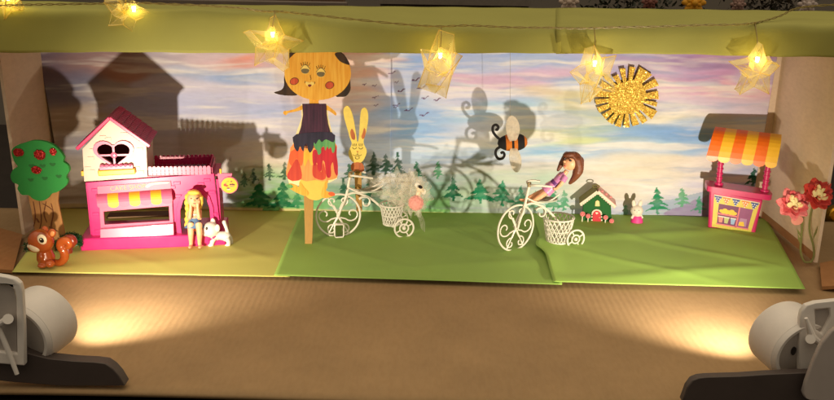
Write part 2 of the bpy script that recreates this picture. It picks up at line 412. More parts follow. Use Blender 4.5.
tag(s2, 'shorter olive green paper over the top lip of the box, right of the seam', 'paper', 'green papers over the box lip')
# top board under the papers
tp = MB()
def top_fn(u, v):
    p = wrap(-90+1020*u, v*.41); return p+Vector((0, .001, -.005))
tp.sheet(top_fn, 30, 4).build('top_panel', M_cardd, box_t, smooth=180, solid=.003)

# ------------------------------------------------------------------ ground papers
def paper_floor(name, mt, outline_fn, nu, nv, z, seed, amp, label, curl=None):
    def fn(u, v):
        px, py = outline_fn(u, v); g = ground(px, py)
        q = np.array([g.x*1000, g.y*1000])
        h = math.sin(g.x*23+seed)*math.sin(g.y*31+seed*1.7)*.5+.5
        h += .6*max(0, math.sin(g.x*9-g.y*46+seed*2.2))**6
        h += .35*max(0, math.sin(g.x*37+g.y*58+seed))**8
        e = min(1, (1-v)*6, ) if v > .8 else 1
        zz = z + amp*h*(0.12+.88*min(1, 5*v*(1-v)))*(.25+.75*min(1, (1-u)*7))
        if curl: zz += curl(u, v)
        return (g.x, g.y, zz)
    o = MB().sheet(fn, nu, nv).build(name, mt, smooth=180, solid=.00025)
    return tag(o, label, 'paper')
M_gy = mat('yellow_green_paper', (202, 200, 110), .7, .05, 9, bump=.08, bscale=800, spec=.3)
M_gm = mat('leaf_green_paper', (146, 182, 88), .68, .05, 9, bump=.08, bscale=800, spec=.3)
M_gr = mat('bright_green_paper', (156, 194, 92), .66, .05, 9, bump=.08, bscale=800, spec=.35)
def lerp(a, b, t): return a+(b-a)*t
def o_left(u, v): # v 0 back, 1 front
    return lerp(lerp(60, 318, u), lerp(12, 290, u), v), lerp(lerp(208.5, 210.5, u), lerp(272.5, 277.3, u), v)
def o_mid(u, v):
    return lerp(lerp(302, 560, u), lerp(274, 562, u), v), lerp(lerp(209, 214.5, u), lerp(276.8, 286, u), v)
def o_right(u, v):
    ex = 0
    a = lerp(532, 766, u); b = lerp(553, 805, u)
    x = lerp(a, b, v) - (7*math.exp(-((v-.50)/.09)**2) if u < .02 else 0)
    return x, lerp(lerp(214, 220.5, u), lerp(284.5, 291.5, u), v)
paper_floor('ground_paper', M_gy, o_left, 70, 50, .0004, .4, .0012, 'yellow green paper spread under the pink toy house')
paper_floor('ground_paper', M_gm, o_mid, 70, 50, .0016, 1.9, .0014, 'mid green paper spread under the two white tricycles', )
paper_floor('ground_paper', M_gr, o_right, 70, 60, .0030, 3.3, .0030, 'creased bright green paper spread under the orange striped stall',
            curl=lambda u, v: .003*max(0, 1-u*14)*math.exp(-((v-.62)/.2)**2))

# ------------------------------------------------------------------ painted backdrop
ANCH = [ # u, v, colour, su, sv
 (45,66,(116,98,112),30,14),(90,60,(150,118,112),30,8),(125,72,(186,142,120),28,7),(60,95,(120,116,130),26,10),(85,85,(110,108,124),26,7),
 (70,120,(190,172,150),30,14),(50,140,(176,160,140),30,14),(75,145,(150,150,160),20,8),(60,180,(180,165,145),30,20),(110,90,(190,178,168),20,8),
 (150,62,(190,178,180),28,7),(190,70,(176,184,200),26,6),(205,58,(214,196,196),20,6),(235,63,(226,160,138),34,4.5),(240,78,(160,178,206),24,6),(195,85,(214,208,214),30,7),
 (255,92,(206,202,214),34,8),(180,105,(196,196,212),40,10),(260,110,(188,192,212),30,8),(210,125,(206,200,206),50,9),(265,132,(210,204,210),30,8),(240,150,(222,206,188),46,9),(190,150,(206,198,196),40,10),(262,160,(228,214,192),30,7),(280,62,(214,190,186),20,8),
 (345,62,(232,190,168),26,9),(360,85,(238,200,178),26,9),(340,100,(220,196,184),30,9),(372,60,(226,186,170),16,9),(350,125,(206,202,206),30,10),(350,150,(200,206,216),34,10),
 (405,62,(150,174,212),26,7),(440,60,(178,184,214),22,6),(400,85,(190,200,222),26,7),(395,110,(158,184,216),34,9),(430,105,(208,212,226),24,6),(455,98,(222,216,226),22,6),(430,130,(150,182,216),40,8),(410,148,(196,210,224),34,8),(455,150,(206,216,226),30,7),(450,118,(180,200,222),30,6),
 (480,62,(176,188,218),24,6),(500,84,(206,178,198),46,5),(470,80,(214,186,200),26,5),(530,76,(214,186,204),30,6),(545,62,(172,186,220),34,5.5),(500,72,(186,196,222),30,4),(490,97,(214,212,226),34,5),(520,105,(182,206,226),30,6),(540,92,(222,206,184),26,5),(570,100,(222,214,178),30,6),(556,118,(210,214,214),30,5),(515,118,(206,216,224),30,5),
 (585,84,(178,194,220),26,5),(600,70,(196,184,206),24,6),(580,60,(186,186,214),24,5),(470,130,(216,214,216),30,6),(540,134,(224,222,184),36,4.5),(580,142,(216,220,172),34,4.5),(600,130,(194,204,176),30,5),(510,143,(214,220,214),36,5),(560,152,(160,196,226),46,5),(520,160,(214,220,226),40,7),(600,156,(170,196,222),40,5),(560,172,(230,222,208),46,8),(610,172,(236,224,200),36,8),(500,178,(226,222,218),30,8),
 (640,60,(178,160,188),30,6),(690,64,(158,130,170),30,5),(735,60,(186,150,180),26,6),(660,72,(206,184,206),30,6),(700,78,(200,156,188),26,5),(725,92,(226,170,182),34,7),(675,90,(220,190,204),34,7),(765,80,(206,186,206),22,8),(640,104,(226,206,214),34,6),(690,106,(216,204,216),34,6),(740,108,(220,206,212),34,7),
 (660,116,(224,212,178),36,5),(610,112,(206,210,186),30,6),(700,122,(194,206,218),40,5),(640,132,(146,176,210),46,6),(690,136,(138,170,208),46,6),(745,125,(196,204,220),34,7),(660,147,(166,192,218),40,5),(715,150,(168,190,216),36,5),(620,150,(204,210,214),30,5),(650,160,(238,226,202),46,6),(700,164,(236,226,214),40,6),(640,178,(238,228,210),50,8),(700,185,(222,218,224),30,7),(755,150,(190,200,220),30,8),(755,180,(206,206,220),30,10),
]
GROUND_A = [(235,185,(150,170,140)),(262,205,(92,146,86)),(300,180,(156,196,150)),(300,205,(120,186,120)),(330,190,(140,190,150)),(350,205,(150,200,150)),(375,175,(86,126,104)),(372,205,(140,186,160)),(395,175,(74,118,92)),(400,200,(96,156,100)),(420,185,(120,156,170)),(425,205,(120,180,110)),(440,190,(150,190,180)),(455,205,(132,184,110)),(480,206,(150,196,150)),(510,205,(190,212,190)),(560,205,(150,200,180)),(600,208,(200,214,206))]
def paint(u, v):
    wv = (vnoise(u, v, 70, 22, 3, 1)-.5)*11 + (vnoise(u, v, 22, 6, 2, 2)-.5)*3
    wu = (vnoise(u, v, 50, 10, 2, 3)-.5)*50
    uu = u+wu; vv = v+wv
    acc = np.zeros(u.shape+(3,)); wt = np.full(u.shape, 1e-4)
    acc += 1e-4*np.array(lin((206, 204, 214)))
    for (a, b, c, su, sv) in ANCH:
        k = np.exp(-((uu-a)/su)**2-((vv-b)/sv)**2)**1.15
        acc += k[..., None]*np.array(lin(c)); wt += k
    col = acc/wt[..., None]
    # saturation of the washes, then wet streaks of brushwork
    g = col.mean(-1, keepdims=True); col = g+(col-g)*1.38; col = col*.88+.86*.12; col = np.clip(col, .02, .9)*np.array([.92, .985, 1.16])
    st = vnoise(u+wu*.3, v+wv*.8, 74, 6.4, 3, 5); st2 = vnoise(u, v+wv*.8, 36, 4, 2, 6)
    white = np.array([.88, .87, .87])
    k = np.clip((st-.5)*3.4, 0, .72)[..., None]; col = col*(1-k)+white*k
    k = np.clip((.46-st)*1.5, 0, .25)[..., None]; col = col*(1-k)+(col**1.35)*k
    st3 = vnoise(u+wu*.5, v+wv*.6, 64, 5.6, 4, 51); st4 = vnoise(u+wu*.4, v+wv*.5, 50, 4.2, 4, 52)
    bl = np.clip((u-200)/120, 0, 1)
    k = (np.clip((st3-.55)*2.2, 0, .34)*bl)[..., None]; col = col*(1-k)+np.array(lin((132, 168, 218)))*k
    k = (np.clip((st4-.58)*2.2, 0, .34)*bl)[..., None]; col = col*(1-k)+np.array(lin((236, 232, 236)))*k
    col *= (1+.16*(st2-.5))[..., None]
    # hills
    base = 166+10*np.sin(u*.021)+6*(vnoise(u, v*0, 30, 30, 3, 8)-.5)
    gk = np.clip((v-base)/14, 0, 1)*np.clip((600-u)/60, 0, 1)*np.clip((u-225)/14, 0, 1)
    ga = np.zeros(u.shape+(3,)); gw = np.full(u.shape, 1e-5)
    for (a, b, c) in GROUND_A:
        k = np.exp(-((uu-a)/20)**2-((vv-b)/11)**2); ga += k[..., None]*np.array(lin(c)); gw += k
    ga = ga/gw[..., None]; s3 = vnoise(u, v, 24, 4, 3, 9); ga = ga*(.72+.55*s3)[..., None]
    pk = np.where(u < 450, 1.0, .62)*gk*np.clip(.75+(s3-.35)*1.4, .3, 1)
    col = col*(1-pk[..., None])+ga*pk[..., None]
    # blue and violet foothills on the right
    for (poly, c, kk) in [([(612,214),(628,209),(645,204),(665,200),(690,194),(712,190),(712,222),(612,222)], (150,178,208), .75),
                          ([(664,213),(676,207),(690,202),(705,197),(720,193),(780,190),(780,225),(664,222)], (158,130,182), .7),
                          ([(598,213),(640,213),(700,216),(760,217),(760,226),(598,226)], (214,206,220), .5)]:
        m = inside(u+ (vnoise(u,v,12,5,2,12)-.5)*7, v+(vnoise(u, v, 16, 5, 2, 13)-.5)*5, poly)*kk*(.55+.7*vnoise(u, v, 20, 3, 3, 14))
        m = np.clip(m, 0, 1)[..., None]; col = col*(1-m)+np.array(lin(c))*m
    # fir trees in two washes
    def fir(cx, top, bot, wd, c, kk=.85, tiers=4, seed=0):
        nonlocal col
        if cx < 600: wd *= 1.38; bot += 2.5; top -= .5
        r = random.Random(seed+int(cx)); pts_l = []; pts_r = []; h = bot-top
        for i in range(tiers):
            y0 = top+h*.86*i/tiers; y1 = top+h*.86*(i+1)/tiers; w1 = wd/2*(i+1)/tiers*(.85+.3*r.random()); w0 = w1*.38
            pts_r += [(cx+w0*(.4 if i else 0), y0), (cx+w1, y1+r.uniform(-1, 1.2))]; pts_l += [(cx-w0*(.4 if i else 0), y0), (cx-w1, y1+r.uniform(-1, 1.2))]
        y1 = top+h*.86
        poly = pts_r+[(cx+1.2, y1-1), (cx+1.6, bot), (cx-1.6, bot), (cx-1.2, y1-1)]+pts_l[::-1]
        lu, lv = u+(vnoise(u, v, 3, 2.4, 2, 21+seed)-.5)*3.2, v+(vnoise(u, v, 3.4, 2, 2, 22+seed)-.5)*2.6
        m = inside(lu, lv, poly)*kk*np.clip(.62+.8*vnoise(u, v, 7, 3.2, 3, 23+seed), 0, 1.1)
        m = np.clip(m, 0, 1)[..., None]; col = col*(1-m)+np.array(lin(c))**1.15*m
    for a in [(254,167,180,10,(44,84,66)),(270,163,177,11,(48,88,66)),(285,162,177,12,(60,104,76)),(245,172,184,9,(60,110,84)),
              (374,151,172,15,(34,92,66)),(386,153,172,13,(40,96,70)),(398,152,175,14,(48,100,76)),(362,160,176,11,(50,110,90)),
              (417,161,178,13,(40,128,92)),(438,161,176,11,(96,170,130)),(350,163,178,12,(70,120,96)),(330,164,178,12,(70,140,110)),
              (344,178,200,13,(44,112,86)),(368,181,204,13,(50,116,92)),(312,172,190,12,(70,140,104)),(408,178,200,14,(66,120,96))]: fir(*a)
    for a in [(260,181,207,27,(34,120,80),.9,3),(283,181,209,22,(36,124,84),.9,3),(298,186,206,12,(60,150,104),.8,3),(453,176,198,17,(36,124,92),.9,3),(480,179,201,21,(40,150,112),.92,3),(502,180,203,19,(56,160,124),.9,3),(521,186,206,15,(80,170,140),.8,3),(535,190,208,13,(100,180,150),.7,3),
              (553,186,208,15,(64,160,120),.85,3),(564,190,208,12,(80,170,130),.8,3),(625,204,215,12,(90,180,150),.7,3),(657,187,214,25,(54,156,116),.92,4),(682,187,207,21,(112,186,146),.85,4),(699,195,213,18,(70,170,130),.85,3),(753,168,186,20,(34,104,84),.9,3)]: fir(*a)
    # flock of purple birds
    for (bx, by, sz, up) in [(392,73,5,1),(365,84,4,1),(375,85,4,1),(375,97,4,0),(376,105,4,1),(397,82,4,1),(416,80,7,1),(401,91,6,0),(422,88,7,1),(397,105,5,1),(425,98,6,0),(409,110,7,0),(437,100,6,1),(433,85,5,0),(424,115,7,0),(396,107,4,1)]:
        for sgn in (-1, 1):
            L_ = [(bx, by), (bx+sgn*sz*.35, by-sz*(.36 if sgn > 0 else .12)), (bx+sgn*sz*.85, by-sz*(.42 if sgn > 0 else -.02)), (bx+sgn*sz*.35, by-sz*(.16 if sgn > 0 else -.1)), (bx, by+1.0)]
            m = inside(u, v, L_)[..., None]*.9; col = col*(1-m)+np.array(lin((96, 44, 96)))*m
    # unpainted border along the foot
    m = np.clip((v-(207.5+(u-300)*.026))/1.2, 0, 1)*(vnoise(u, v, 30, 30, 2, 40) > .35)
    m = (np.clip(m, 0, 1)*.8)[..., None]; col = col*(1-m)+np.array(lin((226, 208, 150)))*m
    return np.clip(col, .01, .88)
M_paint = attr_mat('watercolour_paper')
def backdrop(name, xl, xr, nu, nv, y0, label, seed, curl_left=0):
    J = np.linspace(0, 1, nv+1); I = np.linspace(0, 1, nu+1)
    Zg = np.linspace(.0008, .272, nv+1)
    Xl = np.array([xl(z) for z in Zg]); Xr = np.array([xr(z) for z in Zg])
    X = Xl[None, :]+(Xr-Xl)[None, :]*I[:, None]; Z = np.repeat(Zg[None, :], nu+1, 0)
    Y = y0 - .0009*np.sin(X*21+seed)*np.sin(Z*17+seed)-.0006*np.sin(X*47+Z*20)
    if curl_left: Y -= curl_left*np.exp(-((X-Xl[None, :])/.018))
    PU, PV = project(X, X*0, Z)
    C = paint(PU, PV)
    co = np.stack([X, Y, Z], -1).reshape(-1, 3).astype(np.float32)
    ii, jj = np.meshgrid(np.arange(nu), np.arange(nv), indexing='ij'); a = (ii*(nv+1)+jj).ravel(); b = a+(nv+1)
    F = np.stack([a, b, b+1, a+1], -1).astype(np.int32)
    me = bpy.data.meshes.new(name); me.vertices.add(len(co)); me.vertices.foreach_set('co', co.ravel())
    me.loops.add(F.size); me.loops.foreach_set('vertex_index', F.ravel())
    me.polygons.add(len(F)); me.polygons.foreach_set('loop_start', np.arange(0, F.size, 4, dtype=np.int32))
    me.polygons.foreach_set('use_smooth', np.ones(len(F), bool))
    me.update(calc_edges=True); me.validate()
    at = me.color_attributes.new('paint', 'FLOAT_COLOR', 'POINT')
    at.data.foreach_set('color', np.concatenate([C.reshape(-1, 3), np.ones((len(co), 1))], -1).astype(np.float32).ravel())
    me.materials.append(M_paint)
    o = bpy.data.objects.new(name, me); COL.objects.link(o)
    md = o.modifiers.new('solid', 'SOLIDIFY'); md.thickness = .0005; md.offset = 1
    return tag(o, label, 'painting', 'painted backdrop sheets')
def xleft(z):
    c = [(aty(a, b, 0).z, aty(a, b, 0).x) for a, b in [(63,216),(60,180),(57,140),(51,105),(46,80),(38,55),(30,30)]]
    return float(np.interp(z, [q[0] for q in c], [q[1] for q in c]))
xs = aty(388, 100, 0).x
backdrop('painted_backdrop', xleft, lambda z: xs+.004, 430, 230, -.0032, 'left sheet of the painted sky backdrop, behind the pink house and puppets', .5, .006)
backdrop('painted_backdrop', lambda z: xs-.004, lambda z: aty(776, 60, 0).x-.001+(z-.2)*.03, 470, 230, -.0015, 'right sheet of the painted sky backdrop, behind the gold sun and stall', 2.2)
# ------------------------------------------------------------------ shared prop materials
M_white = mat('white_enamel', (228, 222, 208), .35, .05, 300, bump=.15, bscale=900)
M_black = mat('black_felt', (26, 22, 24), .9, .3, 600, bump=.3, bscale=2000)
M_pink = mat('hot_pink_plastic', (214, 38, 122), .32, .06, 60, coat=.2)
M_lpink = mat('light_pink_plastic', (220, 112, 150), .34, .05, 60, coat=.2)
M_mpink = mat('mauve_pink_plastic', (200, 96, 134), .4, .06, 60)
M_crim = mat('crimson_roof_plastic', (184, 26, 92), .38, .10, 80, coat=.1)
M_cream = mat('cream_plastic', (220, 192, 176), .42, .05, 60)
M_yel = mat('yellow_plastic', (240, 186, 44), .4, .06, 80)
M_org = mat('orange_plastic', (238, 112, 26), .38, .07, 90)
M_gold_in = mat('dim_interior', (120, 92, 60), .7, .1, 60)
M_skin = mat('doll_skin', (238, 178, 138), .45, .05, 200, subsurf=.15)
M_stick = mat('craft_stick_wood', (166, 126, 56), .65, .15, 300, stretch=(6, 6, .4))

# ------------------------------------------------------------------ pink toy house
f = Fr(ground(150, 248.5), R_(9)); s = f.s
h = f.thing('toy_house', 'pink toy bakery with cream gabled upper room, heart window and striped awning', 'toy house')
x0, x1 = f.p(81, 250).x, f.p(226, 246).x
BD = 54*s
MB().box(((x0+x1)/2, BD/2, 6.5*s), (x1-x0, BD+2*s, 13*s)).build('base', M_pink, h, bevel=1.2*s)
OFF = 8
fac = f.poly([(86.5,182.5),(214,173.5),(221.5,238.5),(92.5,239.5)], OFF)
win = f.poly([(104,211),(169,205.5),(169.8,220),(105,224)], OFF)
arch = f.poly([(182,234),(180.5,222),(180.5,210),(183.5,200),(188.5,194),(194.5,192),(201,193.5),(206.5,199),(209.6,208),(210.5,220),(210.2,232)], OFF)
m = MB(); m.prism(fac, OFF*s, (OFF+2.5)*s, [win, arch])
for (bx, by) in [(95,190),(99,196),(96,214),(98,231),(207,180),(201,184),(212,192),(177,183),(172,187),(213,228),(178,196),(214,214)]:
    c = f.p(bx, by, OFF); m.box((c.x, OFF*s-.2*s, c.z), (6.5*s, 1.2*s, 3.2*s))
m.build('front_wall', M_pink, h, bevel=.35*s)
zt = max(p[1] for p in fac)
lx, rx = f.p(89, 210, OFF).x, f.p(218.5, 205, OFF).x
for xx in (lx, rx): MB().hexa([(xx-1.4*s, (OFF+2.5)*s, 13*s), (xx+1.4*s, (OFF+2.5)*s, 13*s), (xx+1.4*s, (OFF+2.5)*s, fac[0][1]-.8*s), (xx-1.4*s, (OFF+2.5)*s, fac[0][1]-.8*s)],
             [(xx-1.4*s, BD, 13*s), (xx+1.4*s, BD, 13*s), (xx+1.4*s, BD, fac[0][1]-.8*s), (xx-1.4*s, BD, fac[0][1]-.8*s)]).build('side_wall', M_pink, h, bevel=.3*s)
ztr = fac[1][1]-1.5*s
MB().box(((lx+rx)/2, (OFF+2.6)*s+(BD-(OFF+2.6)*s)/2, ztr-1*s), (rx-lx+3*s, BD-(OFF+2.6)*s, 2*s)).build('terrace_floor', M_crim, h)
M_tile = mat('terrace_tile', (120, 126, 158), .5, .12, 200)
tm = MB(); bxl, bxr = f.p(172, 163, 30).x, f.p(205, 160, 30).x
for i in range(6):
    for j in range(3):
        tm.box((bxl+(bxr-bxl)*(i+.5)/6, (16+j*12)*s, ztr+.7*s), ((bxr-bxl)/6*.9, 10.5*s, 1.2*s))
tm.build('terrace_mat', M_tile, h, bevel=.3*s)
# arch trim
m = MB()
ao = f.poly([(178,235),(176.5,222),(176.5,209),(180,197),(186.5,190),(194.5,187.8),(203,189.5),(209.6,196),(213.3,207),(214.2,220),(214,232)], OFF)
ai = arch
ring = [*ao, *ai[::-1]]
m.prism(ring, (OFF-1.6)*s, (OFF-.05)*s); m.build('arch_trim', M_pink, h, bevel=.5*s)
# shop window frame, counter, awning
fo = f.poly([(99.5,204),(172.5,198.5),(174,226.5),(101,230.5)], OFF)
MB().prism(fo, (OFF-2.5)*s, (OFF-.05)*s, [win]).build('window_frame', M_lpink, h, bevel=.5*s)
ca = f.poly([(100.5,228.2),(174,222.6),(174.6,233.5),(101,239.2)], OFF-3)
m = MB(); m.hexa([(x, (OFF-6 if i < 2 else OFF-8)*s, z) for i, (x, z) in enumerate(ca)], [(x, (OFF-2.6)*s, z) for x, z in ca]); m.build('counter', M_lpink, h, bevel=.6*s)
# dim shelf inside the shop
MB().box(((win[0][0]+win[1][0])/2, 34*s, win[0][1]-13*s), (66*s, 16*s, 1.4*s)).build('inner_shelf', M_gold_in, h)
M_awy = mat('awning_yellow', (236, 180, 36), .45, .05, 100); M_awp = mat('awning_mauve', (210, 96, 134), .45, .05, 100)
tl, tr_ = f.p(96.5, 194.2, OFF-1), f.p(171.8, 189, OFF-1); bl, br = f.p(97, 203.5, OFF-9), f.p(172.3, 198.2, OFF-9)
m = MB()
for i in range(7):
    u0, u1 = i/7, (i+1)/7; mi = 0 if i % 2 else 1
    prof = []
    for k in range(6):
        q = k/5; a = tl.lerp(bl, q); b = tr_.lerp(br, q); up_ = Vector((0, -1.6*s*math.sin(q*math.pi), 1.2*s*math.sin(q*math.pi)))
        prof.append((a.lerp(b, u0)+up_, a.lerp(b, u1)+up_))
    th = Vector((0, .9*s, -.9*s))
    for (p, q) in zip(prof, prof[1:]): m.hexa([p[0], p[1], q[1], q[0]], [p[0]+th, p[1]+th, q[1]+th, q[0]+th], mi)
    c0, c1 = prof[-1]; w_ = (c1-c0).length; n = 8
    sc = [(c0.x, c0.z), *[((c0.x+c1.x)/2-w_/2*math.cos(math.pi*k/n), (c0.z+c1.z)/2-2.2*s-3.4*s*math.sin(math.pi*k/n)) for k in range(n+1)], (c1.x, c1.z)]
    m.prism(sc, c0.y-.1*s, c0.y+.9*s, mi=mi)
m.build('awning', [M_awy, M_awp], h, smooth=40)
# sign band with worn lettering
sb = f.poly([(97,186.2),(171,180.8),(171.6,188.4),(97.5,194)], OFF)
MB().prism(sb, (OFF-.9)*s, (OFF-.05)*s).build('sign_band', M_mpink, h, bevel=.4*s)
c = f.p(128, 187.6, OFF-1)
text_mesh('lettering', 'CAKE SHOP', 6.4*s, mat('worn_tan_print', (214, 178, 140), .6, .3, 500), h, (c.x, (OFF-1.1)*s, c.z), (R_(90), R_(-3.2), 0))
c = f.p(156, 184, OFF-1)
MB().prism(smooth_closed([(c.x-10*s, c.z-2*s), (c.x-4*s, c.z+1.6*s), (c.x+11*s, c.z+2.2*s), (c.x+11*s, c.z+.2*s), (c.x-2*s, c.z-.6*s), (c.x-8*s, c.z-3.4*s)], 4), (OFF-1.3)*s, (OFF-.95)*s).build('ribbon_print', mat('pale_print', (240, 206, 190), .5), h)
# upper room
ug = f.poly([(84.2,181.5),(147.5,177),(146.2,144.5),(110,120),(82.5,149)], OFF-.6)
def heart(cx, cz, w_, h_):
    return [(cx+w_/2*(16*math.sin(t)**3)/16, cz+h_/2*((13*math.cos(t)-5*math.cos(2*t)-2*math.cos(3*t)-math.cos(4*t))+2.5)/14.5) for t in [2*math.pi*i/36 for i in range(36)]]
hc = f.p(114.3, 155.2, OFF)
hin = heart(hc.x, hc.z, 31*s, 24*s); hout = heart(hc.x, hc.z-.2*s, 38*s, 30*s)
m = MB(); m.prism(ug, (OFF-.6)*s, (OFF+2)*s, [hin])
for (bx, by) in [(91,158),(92,171),(103,137),(108,139),(140,149),(137,168),(93,150),(141,172),(88,168),(124,134)]:
    c = f.p(bx, by, OFF); m.box((c.x, (OFF-.8)*s, c.z), (6*s, 1*s, 3*s))
# side and rear of the upper room
for (qa, qb) in ((0, 4), (1, 2)):
    a, b = ug[qa], ug[qb]; d = 1.2*s if qa == 0 else -1.2*s
    m.hexa([(a[0], (OFF+2)*s, a[1]), (a[0]+d, (OFF+2)*s, a[1]), (b[0]+d, (OFF+2)*s, b[1]), (b[0], (OFF+2)*s, b[1])],
           [(a[0], BD-2*s, a[1]), (a[0]+d, BD-2*s, a[1]), (b[0]+d, BD-2*s, b[1]), (b[0], BD-2*s, b[1])])
m.build('upper_wall', M_cream, h, bevel=.3*s)
hw = MB(); hw.prism(hout, (OFF-2.4)*s, (OFF-.65)*s, [heart(hc.x, hc.z, 30.5*s, 23.5*s)])
hw = hw.build('heart_window', M_lpink, h, bevel=.4*s)
m = MB(); m.box((hc.x, (OFF-1.3)*s, hc.z-.5*s), (2*s, 1.6*s, 22*s)); m.box((hc.x, (OFF-1.3)*s, hc.z+.5*s), (29*s, 1.6*s, 1.8*s))
m.ell((hc.x, (OFF-2.2)*s, hc.z+.5*s), (3*s, 1*s, 3*s)); m.build('glazing_bar', M_lpink, hw)
a = f.p(117, 171.8, OFF-3)
MB().box((a.x, (OFF-3)*s, a.z), (35*s, 5*s, 5.6*s), Euler((0, R_(-2), 0))).build('flower_box', M_yel, h, bevel=.8*s)
a = f.p(116.5, 167.2, OFF-3)
m = MB(); m.box((a.x, (OFF-3)*s, a.z), (31*s, 4*s, 3*s), Euler((0, R_(-2), 0)))
for i in range(7): m.ell((a.x+(i-3)*4.4*s, (OFF-3.5)*s, a.z+1.6*s), (2.4*s, 2*s, 1.8*s), seg=10)
m.build('window_flowers', M_lpink, h)
a = f.p(83, 174, OFF); MB().box((a.x-.5*s, (OFF+6)*s, a.z), (3*s, 10*s, 5*s)).build('side_flower_box', M_yel, h, bevel=.5*s)
MB().prism([(lerp(0, p[0], 1)*.985+ug[3][0]*.015, p[1]-.6*s) for p in ug], BD-3.2*s, BD-2.2*s).build('back_wall', mat('shaded_pink_plastic', (150, 84, 90), .5), h)  # colour darkened for the shade behind the heart; also blocks light through it
# roof: two slabs with staggered tiles and a raised rake
ap, el, er = Vector((*f.xz(109.6,117.6,OFF-4),)), Vector((*f.xz(77.2,148.2,OFF-4),)), Vector((*f.xz(149,145.6,OFF-4),))
rf = MB(); y0, y1 = (OFF-4)*s, (OFF+54)*s
for e, sg in ((el, -1), (er, 1)):
    d = (e-ap); n = Vector((d.y, -d.x)).normalized()*(-sg)
    if n.y < 0: n = -n
    th = 2.0*s
    q = [ap, e, e-n*th, ap-n*th]
    rf.hexa([(p.x, y0, p.y) for p in q], [(p.x, y1, p.y) for p in q])
    rows = 7
    for r in range(rows):
        a_ = ap.lerp(e, (r+.06)/rows); b_ = ap.lerp(e, (r+1)/rows); cols = 8
        for c_ in range(cols+1):
            ya = y0+3.5*s+(y1-y0-4*s)*(c_-(.5 if r % 2 else 0))/cols; yb = ya+(y1-y0-4*s)/cols*.93
            ya = max(ya, y0+3.5*s); yb = min(yb, y1-.5*s)
            if yb-ya < 1*s: continue
            lo, hi = n*(.05*s), n*(.75*s); hi2 = n*(1.5*s)
            A = [(a_.x+lo.x, ya, a_.y+lo.y), (b_.x+lo.x, ya, b_.y+lo.y), (b_.x+hi2.x, ya, b_.y+hi2.y), (a_.x+hi.x, ya, a_.y+hi.y)]
            rf.hexa(A, [(p[0], yb, p[2]) for p in A])
rf.build('roof', M_crim, h, bevel=.2*s)
rk = MB()
for e in (el, er):
    d = (e-ap).normalized(); n = Vector((-d.y, d.x)); n = n if n.y > 0 else -n
    q = [ap+n*1.4*s, e+d*1*s+n*1.4*s, e+d*1*s-n*1.8*s, ap-n*1.8*s]
    rk.hexa([(p.x, y0-1.4*s, p.y) for p in q], [(p.x, y0+2.6*s, p.y) for p in q])
rk.build('rake_trim', mat('rake_pink', (206, 30, 100), .32, .05, 60, coat=.2), h, bevel=.5*s)
# terrace picket fence on three sides
def fence(mb, a, b, n, hgt, th):
    a, b = Vector(a), Vector(b); d = (b-a)/n; nn = Vector((-d.y, d.x, 0)).normalized()*th
    for i in range(n):
        p = a+d*(i+.06); q = a+d*(i+.94); pts = [p, q]
        top = [p+(q-p)*(.5+.5*math.cos(math.pi*k/6))+Vector((0, 0, hgt-1.6*s+1.6*s*math.sin(math.pi*k/6))) for k in range(7)]
        L_ = [p, q, *top]
        mb.hexa(L_, [v+nn for v in L_])
    for zz in (.25, .62):
        z_ = Vector((0, 0, hgt*zz)); L_ = [a+z_, b+z_, b+z_+Vector((0, 0, 1*s)), a+z_+Vector((0, 0, 1*s))]
        mb.hexa([v+nn*.3 for v in L_], [v+nn*1.25 for v in L_])
fa, fb = f.p(148.5, 176.3, OFF), f.p(211, 172.6, OFF); fa.z = fb.z = ztr+.4*s; fa.z += .8*s
m = MB(); fence(m, fa, fb, 15, 9*s, 1.1*s); m.build('terrace_fence', M_lpink, h, smooth=30)
m = MB(); fence(m, (fb.x, fb.y+2*s, fb.z), (fb.x, BD-1*s, fb.z), 11, 10*s, 1.1*s); fence(m, (fb.x, BD-1*s, fb.z), (fa.x, BD-1*s, fb.z), 15, 10*s, 1.1*s); m.box(((fa.x+fb.x)/2, BD+.6*s, fb.z+3.6*s), (fb.x-fa.x, .8*s, 7*s)); m.box((fb.x+1*s, (fb.y+BD)/2, fb.z+3.6*s), (.8*s, BD-fb.y-3*s, 7*s)); m.build('terrace_fence', M_crim, h, smooth=30)
# hanging round sign
pl = f.poly([(217.2,173.2),(232.4,173.4),(231.6,177),(230,180),(231,188),(219.5,188)], OFF)
MB().prism(pl, (OFF-.2)*s, (OFF+1.6)*s).build('sign_bracket', M_lpink, h, bevel=.4*s)
c = f.p(220.5, 171, OFF); MB().tube([(c.x, (OFF+.8)*s, c.z-3*s), (c.x, (OFF+.8)*s, c.z+2*s)], 1.1*s, 10).build('peg', M_yel, h)
c = f.p(229.3, 184.8, OFF)
rot = Matrix.Translation((c.x, (OFF-.4)*s, c.z))@Euler((R_(90), 0, 0)).to_matrix().to_4x4()
sg = MB().lathe([(8.8*s, -1.2*s), (8.8*s, .9*s), (8.2*s, 1.4*s), (7.9*s, 1.4*s)], 36, rot).build('round_sign', M_lpink, h)
MB().lathe([(7.9*s, 1.3*s), (7.9*s, 1.55*s)], 36, rot).build('sign_face', M_yel, sg)
m = MB()
yy0, yy1 = (OFF-2.4)*s, (OFF-1.9)*s
